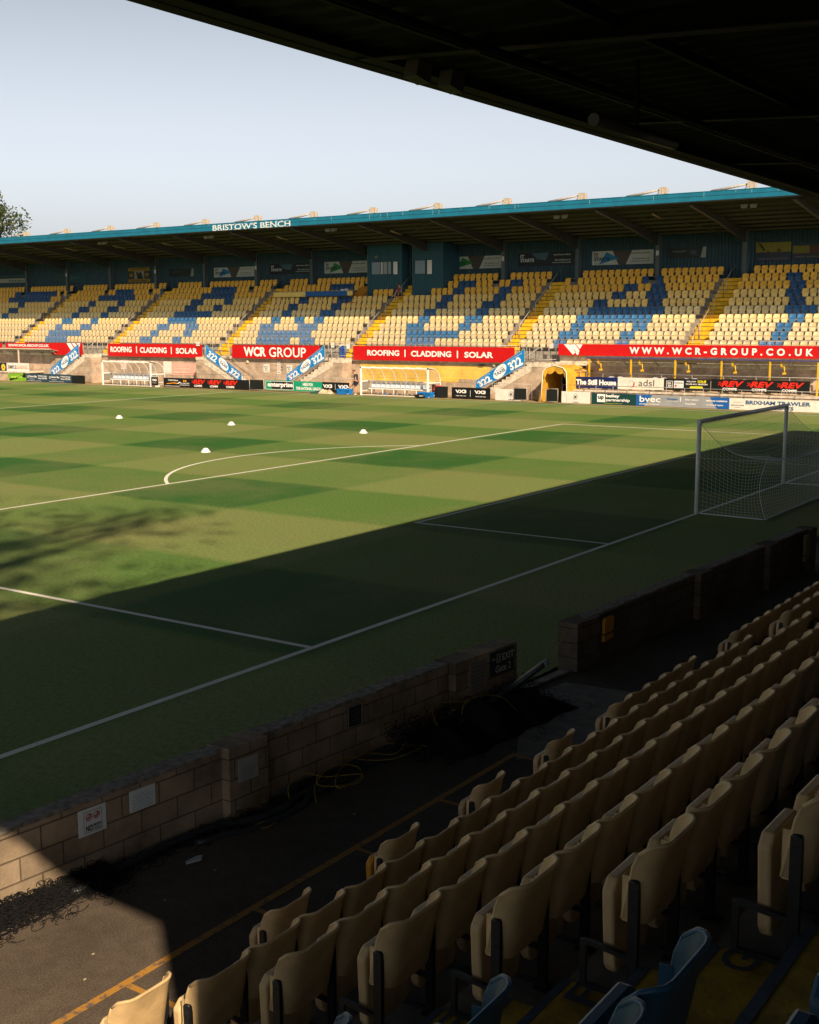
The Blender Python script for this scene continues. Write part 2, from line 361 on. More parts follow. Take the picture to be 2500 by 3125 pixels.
def worn_paint(name, col, hole, thr=.42, sc=26):
    """line paint with bare specks where the surface below shows"""
    m = bpy.data.materials.new(name); m.use_nodes = True; n = m.node_tree; b = n.nodes['Principled BSDF']; b.inputs['Roughness'].default_value = .85
    g = n.nodes.new('ShaderNodeNewGeometry'); t = n.nodes.new('ShaderNodeTexNoise'); t.inputs['Scale'].default_value = sc; t.inputs['Detail'].default_value = 6; t.inputs['Roughness'].default_value = .7
    n.links.new(g.outputs['Position'], t.inputs[0])
    mr = n.nodes.new('ShaderNodeMapRange'); mr.inputs[1].default_value = thr-.06; mr.inputs[2].default_value = thr+.06; n.links.new(t.outputs[0], mr.inputs[0])
    mx = n.nodes.new('ShaderNodeMix'); mx.data_type = 'RGBA'; mx.inputs[6].default_value = hole; mx.inputs[7].default_value = col
    n.links.new(mr.outputs[0], mx.inputs[0]); n.links.new(mx.outputs[2], b.inputs['Base Color']); return m
M_LINE = worn_paint('pitch_line_paint', (.80,.78,.70,1), (.3,.34,.2,1), .37)
M_YLINE = worn_paint('worn_yellow_line_paint', (.42,.20,.03,1), (.12,.095,.075,1), .43, 14)

# ---------------------------------------------------------------- ground, pitch, concourse
struct('ground', MB().box((-400, -400, -.4), (500, 500, -.06)), mat('distant_earth', (.09,.10,.045,1), .95, noise=.3, nscale=.05))
pit = MB()
nx, ny = 40, 50
struct('pitch', MB().grid(lambda u, v: (-60+97.2*u, -3.75+170*v, 0), nx, ny, sm=False), M_GRASS)
def strip(mb, a, b, w, z=.004):
    a = Vector(a); b = Vector(b); d = (b-a).normalized(); s_ = Vector((-d.y, d.x))*w/2
    mb.face([(a.x-s_.x, a.y-s_.y, z), (b.x-s_.x, b.y-s_.y, z), (b.x+s_.x, b.y+s_.y, z), (a.x+s_.x, a.y+s_.y, z)])
TX = 32.6
ln = MB()
strip(ln, (-33, 0), (TX, 0), .12)
l2 = MB(); strip(l2, (TX, 0), (TX, 101.6), .10, .0045)
for sx in (-20.16, 20.16): strip(l2, (sx, .06), (sx, 16.44), .12, .0045)
for sx in (-9.16, 9.16): strip(l2, (sx, .06), (sx, 5.44), .12, .0045)
strip(ln, (-20.22, 16.5), (20.22, 16.5), .11); strip(ln, (-9.22, 5.5), (9.22, 5.5), .11); strip(ln, (-33, 50.8), (TX, 50.8), .11)
arc = []
for i in range(41):
    t = math.pi/2+(i/40-.5)*2*math.radians(53.05); arc.append((math.cos(t), math.sin(t)))
for i in range(40):
    (c0, s0), (c1, s1) = arc[i], arc[i+1]
    l2.face([(c0*9.09, 11+s0*9.09, .0052), (c1*9.09, 11+s1*9.09, .0052), (c1*9.21, 11+s1*9.21, .0052), (c0*9.21, 11+s0*9.21, .0052)])
for i in range(48):
    a, b = 2*math.pi*i/48, 2*math.pi*(i+1)/48
    l2.face([(math.cos(a)*9.09, 50.8+math.sin(a)*9.09, .0052), (math.cos(b)*9.09, 50.8+math.sin(b)*9.09, .0052), (math.cos(b)*9.21, 50.8+math.sin(b)*9.21, .0052), (math.cos(a)*9.21, 50.8+math.sin(a)*9.21, .0052)])
for f, mi, sm in zip(l2.f, l2.mi, l2.sm):
    ln.face([l2.v[i] for i in f])
struct('pitch_lines', ln, M_LINE)
# wall line: front face Y as a function of X
WY = lambda X: -3.93-.078*(X+20.65)
cc = MB(); cc.prism([(-60, WY(-60)+.10, -.05), (-60, -15, -.05), (60, -15, -.05), (60, WY(60)+.10, -.05)], (0, 0, .062))
struct('concourse', cc, M_ASPH)
cp = MB(); cp.prism([(-22.7, -5.2, .0125), (-22.1, -6.0, .0125), (-19.4, -6.0, .0125), (-19.6, -4.25, .0125), (-20.6, -4.1, .0125)], (0, 0, .004))
struct('pavement_patch', cp, mat('pale_tarmac', (.20,.175,.15,1), .9, noise=.25, nscale=5, bump=.5))
yl = MB()
def gline(a, b, w, z): strip(yl, a, b, w, z)
gline((-34, -5.1), (-22.55, -5.1), .075, .0165)
for xx in (-28.75, -27.25, -25.75, -24.25, -22.6): gline((xx, -5.14), (xx, -5.95), .06, .0175)
struct('concourse_markings', yl, M_YLINE)
# kerb in the gate gap between the two walls
kb = MB(); kb.prism([(-20.6, WY(-20.6)+.12, .012), (-20.6, WY(-20.6)-.02, .012), (-19.1, WY(-19.1)-.02, .012), (-19.1, WY(-19.1)+.12, .012)], (0, 0, .03)); struct('kerb', kb, M_CONC)

# ---------------------------------------------------------------- near perimeter walls
def near_wall(label, xa, xb, za, zb, pillars, bm_=None):
    bm_ = bm_ or M_BLOCK_NEAR
    t = thing('perimeter_wall', label, 'wall', (xa, WY(xa), 0))
    b = MB(); N = max(2, int((xb-xa)/2)); TH = .2
    b.hexa([(xa, WY(xa), 0), (xb, WY(xb), 0), (xb, WY(xb)+TH, 0), (xa, WY(xa)+TH, 0)], [(xa, WY(xa), za-.03), (xb, WY(xb), zb-.03), (xb, WY(xb)+TH, zb-.03), (xa, WY(xa)+TH, za-.03)])
    b.build('blockwork', bm_, t)
    c = MB(); n_ = int((xb-xa)*6)
    random.seed(3)
    jt = [[random.uniform(-.008, .008) for _ in range(3)] for _ in range(n_+1)]
    def zt(x): return za+(zb-za)*(x-xa)/(xb-xa)
    for i in range(n_):
        x0 = xa+(xb-xa)*i/n_; x1 = xa+(xb-xa)*(i+1)/n_; j0, j1 = jt[i], jt[i+1]
        c.hexa([(x0, WY(x0)-.012+j0[0], zt(x0)-.03), (x1, WY(x1)-.012+j1[0], zt(x1)-.03), (x1, WY(x1)+TH+.01, zt(x1)-.03), (x0, WY(x0)+TH+.01, zt(x0)-.03)],
               [(x0, WY(x0)-.004+j0[0], zt(x0)+j0[1]), (x1, WY(x1)-.004+j1[0], zt(x1)+j1[1]), (x1, WY(x1)+TH, zt(x1)+j1[2]), (x0, WY(x0)+TH, zt(x0)+j0[2])])
    c.build('coping', mat('rough_coping', (.20,.175,.15,1), .95, noise=.4, nscale=14, bump=.8), t)
    for (p0, p1) in pillars:
        b = MB(); z = zt(p0)+.012
        b.hexa([(p0, WY(p0)-.11, 0), (p1, WY(p1)-.11, 0), (p1, WY(p1)+TH+.012, 0), (p0, WY(p0)+TH+.012, 0)], [(p0, WY(p0)-.11, z), (p1, WY(p1)-.11, z), (p1, WY(p1)+TH+.012, z), (p0, WY(p0)+TH+.012, z)])
        b.build('pillar', bm_, t)
    return t
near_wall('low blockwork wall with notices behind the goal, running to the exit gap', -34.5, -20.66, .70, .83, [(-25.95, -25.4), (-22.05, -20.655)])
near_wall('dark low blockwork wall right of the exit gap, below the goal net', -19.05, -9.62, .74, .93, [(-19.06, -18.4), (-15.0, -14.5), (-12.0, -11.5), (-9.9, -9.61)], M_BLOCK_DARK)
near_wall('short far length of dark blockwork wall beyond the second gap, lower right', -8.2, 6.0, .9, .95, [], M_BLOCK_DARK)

def near_sign(name, label, x, wd, ht, zc, col, items, lift=0, frame=None, th=.006):
    # faces the seats (-Y); left = smaller X
    y0, y1 = WY(x)-.008-lift, WY(x+wd)-.008-lift
    c4 = [(x, y0, zc-ht/2), (x+wd, y1, zc-ht/2), (x+wd, y1, zc+ht/2), (x, y0, zc+ht/2)]
    return board(name, label, 'sign', c4, col, items, th=th, frame=frame)
W_, K_, RD_ = (205, 212, 215), (25, 25, 28), (185, 30, 35)
def noring(u, v): return [('D', u, v, .036, RD_, 1, .029), ('P', [(u-.085, v-.10), (u-.06, v-.12), (u+.085, v+.10), (u+.06, v+.12)], RD_, 2), ('P', rect(u-.09, u+.07, v-.025, v+.005), K_, 1), ('P', [(u+.02, v+.03), (u+.05, v+.03), (u+.03, v+.10), (u, v+.10)], K_, 1)]
near_sign('no_smoking_sign', 'white no smoking and no vaping sign with two red rings on the low wall', -27.73, .31, .26, .545, W_,
    [('P', rect(.17, .83, .10, .115), K_, 1), ('P', rect(.17, .83, .885, .90), K_, 1), ('P', rect(.17, .18, .10, .9), K_, 1), ('P', rect(.82, .83, .10, .9), K_, 1)]
    + noring(.36, .68) + noring(.64, .68) + [('T', 'NO', .22, .46, .16, .40, K_, 2.2), ('T', 'SMOKING', .50, .78, .29, .40, K_, 1.5), ('T', 'VAPING', .50, .76, .16, .26, K_, 1.5)])
def lines(n, u0, u1, v0, v1, col, seed):
    rnd = random.Random(seed); o = []
    words = ['terms and conditions of entry', 'persons entering the ground', 'are subject to ground rules', 'no bottles cans or flares', 'offenders will be ejected', 'please keep off the pitch', 'by order of the club']
    for i in range(n):
        v = v1-(v1-v0)*(i+1)/n; wd = (u1-u0)*rnd.uniform(.75, 1)
        o.append(('T', words[i % 7], u0, u0+wd, v, v+(v1-v0)/n*.55, col, 1))
    return o
near_sign('notice_sign', 'white paper notice of small grey lines beside the no smoking sign', -27.14, .31, .215, .575, W_, lines(7, .08, .92, .10, .90, (90, 95, 105), 1))
near_sign('notice_sign', 'creased white notice fixed to the wall pillar above the cables', -25.83, .28, .25, .52, (150, 150, 148), lines(5, .1, .9, .12, .7, (70, 72, 78), 2), lift=.11)
near_sign('warning_sign', 'small black framed sign in the middle of the low wall', -24.0, .24, .25, .60, (22, 26, 32), lines(5, .12, .88, .12, .88, (120, 122, 126), 3), frame=((110, 110, 108), .012), th=.01)
near_sign('notice_sign', 'pale grey printed notice left of the green exit sign', -21.75, .38, .42, .55, (120, 118, 112), lines(7, .08, .92, .08, .92, (60, 60, 62), 4), lift=.11)
near_sign('exit_sign', 'dark green EXIT Gate 2 sign at the end of the low wall', -21.30, .56, .33, .63, (16, 48, 44),
    [('T', 'EXIT', .46, .95, .56, .86, (200, 205, 200), 1.3), ('T', 'Gate 2', .18, .82, .12, .42, (200, 205, 200), 1), ('P', rect(.25, .42, .52, .88), (200, 205, 200), 1),
     ('P', rect(.27, .40, .55, .85), (16, 48, 44), 2), ('P', [(.31, .58), (.34, .58), (.37, .80), (.33, .80)], (200, 205, 200), 3), ('P', rect(.10, .2, .69, .72), (200, 205, 200), 1), ('P', [(.06, .705), (.12, .64), (.12, .77)], (200, 205, 200), 1)], lift=.11)
def strapped_panel(label, x, col, h0, h1):
    y = WY(x)-.13
    t = thing('strapped_panel', label, 'panel', (x, y, h0))
    b = MB(); pts = [(x, h0), (x+.30, h0+.02), (x+.32, h1-.03), (x+.29, h1), (x+.03, h1), (x, h1-.04)]
    b.prism([(a, y, z) for a, z in pts], (0, .05, 0)); b.build('panel', col, t)
    q = MB(); q.box((x-.01, y-.006, h0+.10), (x+.33, y+.056, h0+.125)); q.build('strap', M_DSTEEL, t)
strapped_panel('orange plastic panel strapped to the dark wall beside the gate gap', -18.3, M_NORANGE, .32, .68)
strapped_panel('dull yellow plastic panel at the far end of the dark wall', -10.25, mat('dull_yellow_plastic', (.2,.15,.04,1), .6), .30, .84)

# netting, pipes and cords along the wall foot
def curly(mb, cx0, cx1, yoff, n, rz, r, spread, seed, rad=.004):
    rnd = random.Random(seed)
    for i in range(n):
        x = rnd.uniform(cx0, cx1); y = WY(x)-yoff-abs(rnd.gauss(0, spread)); z = .02+rnd.random()**1.6*rz*max(.15, 1-abs(y-WY(x)+yoff)/(spread*3))
        pts = []; a = rnd.uniform(0, 6.3); rr = rnd.uniform(r*.4, r); tl = rnd.uniform(-1, 1); e = rnd.uniform(.8, 2.2)*math.pi
        for k in range(9):
            t = a+e*k/8
            pts.append((x+rr*math.cos(t)*1.4+k*.008*tl, y+rr*math.sin(t)*.8, max(.016, z+rr*math.sin(t+tl)*.55)))
        mb.tube(pts, rad, 4, cap=False)
t = thing('safety_net', 'heap of loose black netting along the foot of the wall, lower left', 'net', (-28.9, -3.6, 0))
b = MB(); curly(b, -30.2, -27.5, .02, 3600, .13, .042, .17, 11, .0030); b.build('mesh_strands', M_BLKNET, t)
b = MB()
def heap(xa, xb, off, wd, hh, seed):
    def fn(u, v):
        x = xa+(xb-xa)*u; y = WY(x)-off-wd*v; e = math.sin(math.pi*min(1, max(0, u)))**.4
        h = hh*math.sin(math.pi*v)**.7*e*(.75+.3*math.sin(7*x+seed)+.2*math.sin(17*x+3*v+seed))
        return (x, y-.03*math.sin(9*x+seed), .015+max(0, h))
    return fn
b.grid(heap(-30.2, -27.6, .02, .16, .05, 1), 60, 10); b.build('bundle', M_BLKNET, t)
b = MB(); b.tube([(-30.2, WY(-30.2)-.42, .03), (-29.2, WY(-29.2)-.40, .028), (-28.3, WY(-28.3)-.36, .028), (-27.7, WY(-27.7)-.24, .03)], .008, 6); b.build('border_rope', M_BLKNET, t)
t = thing('safety_net', 'large dark bundle of black netting below the exit sign', 'net', (-21.6, -4.3, 0))
b = MB(); b.grid(heap(-23.1, -20.5, .03, .95, .34, 5), 70, 16); b.build('bundle', M_BLKNET, t)
b = MB(); curly(b, -23.4, -20.4, .05, 1100, .36, .07, .36, 12, .0035); b.build('mesh_strands', M_BLKNET, t)
t = thing('cable_bundle', 'black cable and netting roll running along the wall foot past the pillar', 'cable', (-26, -3.7, 0))
for k, (o, z, r, xa, xb) in enumerate(((.20, .05, .045, -28.0, -22.3), (.32, .04, .035, -26.6, -22.0), (.12, .07, .04, -25.2, -22.4))):
    pts = [(x, WY(x)-o-.06*math.sin(1.7*x+k)-(.10 if -26.1 < x < -25.2 else 0), z+.02*math.sin(3*x+k)) for x in [xa+(xb-xa)*i/24 for i in range(25)]]
    MB().tube(pts, r, 8).build('cable', M_BLKPIPE, t)
b = MB(); curly(b, -27.9, -24.2, .12, 260, .10, .06, .10, 13, .0035); b.build('net_strands', M_BLKNET, t)
t = thing('net_pole', 'black pole with pale end poking past the end of the low wall', 'pole', (-21.2, -4.25, .3))
MB().tube([(-22.4, -4.15, .12), (-20.35, -4.28, .46)], .045, 12).build('pole', M_BLKPIPE, t)
MB().tube([(-20.36, -4.28, .459), (-20.25, -4.287, .477)], .047, 12).build('end_cap', mat('pale_cap', (.3,.34,.36,1), .5), t)
def rope(label, pts, r=.006, nm='yellow_rope'):
    # smooth through points
    P = [Vector(p) for p in pts]; o = []
    for i in range(len(P)-1):
        p0 = P[max(i-1, 0)]; p1 = P[i]; p2 = P[i+1]; p3 = P[min(i+2, len(P)-1)]
        for k in range(6):
            s = k/6; o.append(.5*((2*p1)+(p2-p0)*s+(2*p0-5*p1+4*p2-p3)*s*s+(3*p1-p0-3*p2+p3)*s**3))
    o.append(P[-1]); ob = MB().tube(o, r, 5).build(nm, M_ROPE); tag(ob, label, 'cord'); return ob
def rp(x, off, z): return (x, WY(x)-off, z)
rope('tangled yellow cord looping over the cables by the pillar', [rp(-25.3,.35,.03), rp(-25.2,.2,.16), rp(-24.95,.15,.24), rp(-24.7,.3,.16), rp(-24.3,.45,.1), rp(-24.5,.52,.06), rp(-24.9,.35,.14), rp(-24.6,.2,.25), rp(-24.25,.2,.24), rp(-24.0,.25,.14), rp(-23.7,.42,.1), rp(-23.2,.45,.1)])
rope('loops of yellow cord draped over the black cables left of the heap', [rp(-25.1,.5,.03), rp(-24.9,.32,.14), rp(-24.5,.2,.2), rp(-24.2,.3,.13), rp(-24.35,.48,.08), rp(-24.75,.5,.09), rp(-24.5,.3,.17), rp(-24.0,.22,.2), rp(-23.6,.36,.12), rp(-23.3,.3,.18), rp(-23.1,.2,.2)])
rope('yellow cord arching over the middle of the netting', [rp(-23.9,.15,.15), rp(-23.6,.12,.2), rp(-23.2,.3,.1), rp(-22.9,.55,.08), rp(-22.75,.3,.3), rp(-22.5,.1,.38), rp(-22.2,.12,.36), rp(-21.9,.25,.3), rp(-21.8,.3,.2)])
rope('yellow cord hanging in an arc at the right of the netting heap', [rp(-22.25,.35,.12), rp(-22.15,.3,.33), rp(-21.9,.35,.40), rp(-21.6,.5,.34), rp(-21.5,.7,.12)])
rope('short curl of yellow cord on the tarmac beside the pillar', [rp(-26.0,.42,.02), rp(-25.85,.45,.05), rp(-25.7,.5,.03), rp(-25.85,.53,.02), rp(-25.95,.47,.025)])
rope('thin orange cord slung across the gate gap', [(-20.66, WY(-20.6)+.05, .42), (-20.2, WY(-20.2)+.1, .16), (-19.8, WY(-19.8)+.12, .14), (-19.4, WY(-19.4)+.1, .35), (-19.07, WY(-19.07)+.05, .66)], .006, 'orange_rope')
ltr = MB(); ltr.prism([(-26.95,-3.98,.014), (-26.8,-4.03,.014), (-26.72,-3.97,.014), (-26.78,-3.94,.014), (-26.92,-3.94,.014)], (0, 0, .012)); tag(ltr.build('paper_scrap', colmat((190, 196, 200))), 'white scrap of paper on the dark tarmac near the cables', 'litter')
ltr = MB(); ltr.tube([(-29.02,-3.48,.13), (-28.98,-3.50,.17)], .045, 12); tag(ltr.build('paper_cup', colmat((215, 190, 165))), 'pale crushed paper cup lying in the black netting', 'cup')
random.seed(21)
for i, (x, y) in enumerate(((-27.6,-4.35), (-28.9,-4.8), (-26.9,-4.3), (-28.6,-4.55), (-25.1,-4.6))):
    s_ = .018; o = MB().prism([(x, y, .014), (x+s_*1.6, y+.004, .014), (x+s_*1.2, y+s_, .014), (x+.003, y+s_*.8, .014)], (0, 0, .006)).build('litter_fleck', colmat((185, 170, 145)))
    tag(o, ['tiny pale fleck of litter at the shadow edge', 'tiny pale fleck on the sunlit tarmac at left', 'tiny fleck of litter right of the yellow line', 'tiny pale fleck in the middle of the sunlit tarmac', 'tiny fleck of litter in front of the wheelchair bays'][i], 'litter', 'flecks of litter on the concourse')

# ---------------------------------------------------------------- near stand: terrace, aisles, roof
YR = lambda r: -6.20-.73*(r-1)
ZR = lambda r: .404*(r-1)+(.012 if r == 1 else 0)
AX0, AX1 = -31.06, -29.82      # lower stairs
BX0, BX1 = -19.78, -18.40      # upper-right stairs
t = thing('near_stand', 'dark covered stand with cream seats in the foreground, its roof overhead', 'stand', (-20, -10, 0))
b = MB()
NR = 11
prof = []
for r in range(2, NR+1):
    y0 = YR(r)+.33; z0 = ZR(r-1) if r > 2 else .012
    prof += [(y0, z0), (y0, ZR(r))]
prof += [(-15.0, ZR(NR)), (-15.0, -.04), (YR(2)+.33, -.04)]
b.prism([(-35.6, y, z) for y, z in prof], (50.6, 0, 0))
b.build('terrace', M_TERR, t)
for (x0, x1) in ((AX0, AX1), (BX0, BX1)):
    st = MB(); ns = MB(); pd = MB()
    for r in range(2, NR+1):
        yf = YR(r)+.33; zb = ZR(r-1) if r > 2 else .012
        st.box((x0+.02, yf+.33, zb+.0), (x1-.02, yf+.002, ZR(r)-.202)); ns.box((x0+.02, yf+.345, ZR(r)-.245), (x1-.02, yf+.295, ZR(r)-.198))
        st.box((x0+.02, yf-.02, ZR(r)), (x1-.02, yf-.385, ZR(r)+.006)); ns.box((x0+.02, yf+.014, ZR(r)-.04), (x1-.02, yf-.03, ZR(r)+.008))
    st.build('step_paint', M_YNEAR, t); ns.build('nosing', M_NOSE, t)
for (txt, r, x) in (('G', 7, -29.72), ('F', 6, -29.72), ('E', 5, -29.72)):
    vs, fs = glyphs(txt, 1); mb = MB(); y = YR(r)+.31
    mb.v = [(x-.28+v[0]*.16, y-.20+v[1]*.16, ZR(r)+.0105) for v in vs]; mb.f = list(fs); mb.mi = [0]*len(fs); mb.sm = [False]*len(fs)
    mb.build('row_letter', M_NOSE, t)
bw = MB(); bw.box((-34.95, -13.2, 0), (15, -13.35, 9)); bw.build('back_wall', mat('stand_back_cladding', (.05,.05,.05,1), .8), t)
# roof: underside flat at z 8.1, fascia to the front
rf = MB()
for i in range(120):
    x0 = -34.95+i*.42; rf.prism([(x0, -3.42, 8.12), (x0+.10, -3.42, 8.16), (x0+.32, -3.42, 8.16), (x0+.42, -3.42, 8.12), (x0+.42, -3.42, 8.20), (x0, -3.42, 8.20)], (0, -9.9, 0))
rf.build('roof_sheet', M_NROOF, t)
fs_ = MB(); zf = lambda x: 7.957-.0046*x
for (ya, yb, dz, zt_) in ((-3.26, -3.45, 0, 8.19), (-3.452, -3.72, .006, 8.15), (-3.722, -3.76, -.02, 8.15)):
    fs_.hexa([(-34.95, yb, zf(-34.95)+dz), (15, yb, zf(15)+dz), (15, ya, zf(15)+dz), (-34.95, ya, zf(-34.95)+dz)], [(-34.95, yb, zt_), (15, yb, zt_), (15, ya, zt_), (-34.95, ya, zt_)])
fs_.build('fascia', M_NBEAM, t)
gb = MB(); gb.box((-34.99, -3.3, 7.98), (-34.93, -13.3, 8.25)); gb.build('gable_trim', M_NBEAM, t)
for i, xx in enumerate([-34.6+i*5.6 for i in range(9)]):
    q = MB()
    q.prism([(xx-.01, -3.5, 8.08), (xx-.01, -13.2, 7.55), (xx-.01, -13.2, 8.08)], (.02, 0, 0))
    q.hexa([(xx-.10, -3.5, 8.06), (xx+.10, -3.5, 8.06), (xx+.10, -13.2, 7.53), (xx-.10, -13.2, 7.53)], [(xx-.10, -3.5, 8.075), (xx+.10, -3.5, 8.075), (xx+.10, -13.2, 7.548), (xx-.10, -13.2, 7.548)])
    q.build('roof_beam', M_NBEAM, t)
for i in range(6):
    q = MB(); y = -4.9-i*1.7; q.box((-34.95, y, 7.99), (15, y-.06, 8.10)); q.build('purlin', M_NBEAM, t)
tb = MB(); tb.tube([(-34.9, -5.6, 7.8), (-12, -5.6, 7.8)], .05, 8); tb.build('service_pipe', M_NBEAM, t)
# lamps under the roof edge
def pit_lamp(x, label):
    l = thing('floodlight', label, 'floodlight', (x, -3.9, 7.9), 'lamps under the dark roof edge')
    b = MB(); b.prism([(x-.18, -3.86, 7.90), (x+.10, -3.86, 7.85), (x+.16, -3.86, 8.06), (x-.12, -3.86, 8.09)], (0, -.18, 0)); b.build('housing', mat('dim_lamp_housing', (.10,.085,.07,1), .6), l)
    b = MB(); b.beam((x, -3.95, 8.0), (x, -3.95, 8.1), .05, .05); b.build('bracket', M_NBEAM, l)
pit_lamp(-22.9, 'left lamp of the dim pair under the dark roof edge, top right')
pit_lamp(-22.2, 'right lamp of the dim pair under the dark roof edge, top right')
l = thing('strip_light', 'unlit strip light under the dark roof at the right edge', 'light', (-21.5, -6.0, 7.3))
MB().tube([(-22.6, -6.0, 7.3), (-20.4, -6.0, 7.3)], .07, 10).build('tube', mat('dim_strip', (.07,.065,.05,1), .5), l); MB().beam((-21.5, -6, 7.37), (-21.5, -6, 8.1), .04, .04).build('hanger', M_NBEAM, l)

# ---------------------------------------------------------------- near seats
def near_seat(plast, pan_m, name, label, group):
    t = thing(name, label, 'seat', (0, 0, 0), group)
    HW = .232
    def prof_(u, v, off):
        a = abs(u)
        x = HW*math.sin(u*math.pi/2*.92)/math.sin(math.pi/2*.92)
        zt = .79-.055*max(0, (a-.72)/.28)**2.4-.008*(1-a*a); zb = .375+.035*a*a
        z = zb+(zt-zb)*v
        y = .10*(max(0, a-.42)/.58)**1.9-.01-.075*(z-.38)/.4+.03*max(0, v-.85)/.15*-.5
        nx_, ny_ = (1.9*.10*(max(0, a-.42)/.58)**.9/.58*(1 if u > 0 else -1)/HW), -1
        l_ = math.hypot(nx_, ny_)
        return (x+nx_/l_*off, y+ny_/l_*off, z)
    b = MB(); N = 14
    us = [-1+2*i/N for i in range(N+1)]
    b.grid(lambda p, q: prof_(-1+2*p, q, 0), N, 6); 
    k = len(b.f); b.grid(lambda p, q: prof_(1-2*p, q, .018), N, 6)
    rim = [prof_(u, 0, .009) for u in us]; rimt = [prof_(u, 1, .009) for u in us]
    side_r = [prof_(1, v/5, .009) for v in range(6)]; side_l = [prof_(-1, v/5, .009) for v in range(6)]
    b.tube(rimt, .0115, 8); b.tube(rim, .0098, 6); b.tube(side_r, .0105, 6); b.tube(side_l, .0105, 6)
    for s_ in (-1, 1):      # side flanges carrying the bolts
        xs = s_*HW; b.box((xs-.007*s_, .085, .40), (xs+.004*s_, .035, .62))
    bk = b.build('backrest', plast, t)
    q = MB()
    for z in (.45, .57): q.tube([(HW-.02, .020, z), (HW-.045, .002, z-.002)], .008, 6); q.tube([(-HW+.02, .020, z), (-HW+.045, .002, z-.002)], .008, 6)
    bolt = q.build('bolt', M_GALV, bk)
    # folded-up seat pan, standing just in front of the backrest
    p = MB(); pts = []
    hw = .205
    out_ = [(-hw, .13), (-hw+.03, .085), (hw-.03, .085), (hw, .13), (hw, .50), (hw-.05, .555), (-hw+.05, .555), (-hw, .50)]
    def yy(z): return .125+.05*(z-.1)-.11*max(0, z-.42)*(z-.42)*4
    fr = [(x, yy(z)+.062, z) for x, z in out_]; bk_ = [(x, yy(z), z) for x, z in out_]
    n = len(out_); kk = len(p.v); p.v += bk_+fr
    ins = .012
    p.f.append(tuple(kk+i for i in range(n))); p.mi.append(0); p.sm.append(False)
    p.f.append(tuple(kk+n+i for i in range(n))[::-1]); p.mi.append(0); p.sm.append(False)
    for i in range(n):
        j = (i+1) % n; p.f.append((kk+j, kk+i, kk+n+i, kk+n+j)); p.mi.append(0); p.sm.append(False)
    pan = p.build('seat_pan', pan_m, t)
    md = pan.modifiers.new('bevel', 'BEVEL'); md.width = .014; md.segments = 2
    # posts and bracket
    def post(s_):
        f = MB(); x = s_*(HW+.012)
        f.box((x-.015, -.005, 0), (x+.015, .045, .605)); f.tube([(x, .0, .60), (x, .04, .60)], .0155, 8)
        for z in (.28, .47, .56): f.tube([(x+s_*.012, .02, z), (x+s_*.020, .02, z)], .007, 6)
        f.beam((x, .03, .225), (x, .27, .245), .028, .022); f.beam((x, .27, .25), (x, .27, .03), .022, .03); f.beam((x, .27, .022), (x, .0, .022), .028, .02)
        return f.build('post', M_DSTEEL, t)
    p1 = post(-1); f = MB(); f.box((-HW-.06, -.05, 0), (-HW+.03, .06, .008)); ft = f.build('foot_plate', M_DSTEEL, p1)
    ex = post(1)
    return t, bk, bolt, pan, p1, ft, ex
def seatset(plast, pan_m, name, label, group):
    t, bk, bolt, pan, p1, ft, ex = near_seat(plast, pan_m, name, label, group)
    return dict(root=t, kids=[(bk, [bolt]), (pan, []), (p1, [ft])], end=ex)
CW = math.cos(0)
def vis(x, y, z, mx=.08, my=.08):
    d = Vector((x, y, z))-CAM; k = d.dot(fw)
    if k < .4: return False
    px = .5+d.dot(r2)/k*3678.28/2500; py = .5-d.dot(u2)/k*3678.28/3125
    return -mx < px < 1+mx and -my < py < 1+my
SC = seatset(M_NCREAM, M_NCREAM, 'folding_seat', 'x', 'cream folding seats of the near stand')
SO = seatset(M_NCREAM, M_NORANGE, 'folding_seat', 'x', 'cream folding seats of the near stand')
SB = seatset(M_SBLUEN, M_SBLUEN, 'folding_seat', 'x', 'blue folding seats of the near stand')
random.seed(5)
def put(ss, x, r, label, last=False):
    loc = (x, YR(r)-.03, ZR(r))
    ks = list(ss['kids'])+([(ss['end'], [])] if last else [])
    o = copy_tree(ss['root'], ks, loc, label)
    o.rotation_euler.z = random.uniform(-.02, .02)
    return o
rows_txt = lambda r: ONES[r]
nseat = 0
first = {}
for k in range(5):
    x = -29.605+1.5*k
    lab = ['lone sunlit cream folding seat at the very front, bottom left', 'lone front seat with an orange pan, second from the left', 'lone cream front seat, third from the left between wheelchair bays', 'lone cream front seat, fourth from the left between wheelchair bays', 'lone cream front seat, fifth from the left between wheelchair bays'][k]
    if k == 1: x0 = x; ss = SC
    put(SO if k == 2 else SC, x, 1, ['lone sunlit cream folding seat at the very front, bottom left', 'lone cream front seat, second from the left, just beyond the sunlit one', 'lone front seat with an orange folded pan, third from the left', lab, lab][k], last=True); nseat += 1
A = [-29.605+.5*i for i in range(90)]
for r in range(1, 10):
    lst = []
    for i, x in enumerate(A):
        if BX0+.02 < x+.2 and x-.2 < BX1-.02: continue
        if r == 1 and x < -22.3: continue
        lst.append(x)
    left = [x for x in lst if x < BX0]; right = [x for x in lst if x > BX1]
    for i, x in enumerate(left):
        if not vis(x, YR(r), ZR(r)+.5): continue
        if r == 1: lab = 'cream seat in the front row, %s left of the far dark stairs' % ordn(len(left)-i)
        else: lab = 'cream folding seat, %s row up, %s right of the near yellow stairs' % (rows_txt(r), ordn(i+1))
        put(SC, x, r, lab, last=(i == len(left)-1)); nseat += 1
    for i, x in enumerate(right):
        if not vis(x, YR(r), ZR(r)+.5): continue
        put(SC, x, r, 'cream folding seat, %s row up, %s right of the far dark stairs' % (rows_txt(r), ordn(i+1)), last=False); nseat += 1
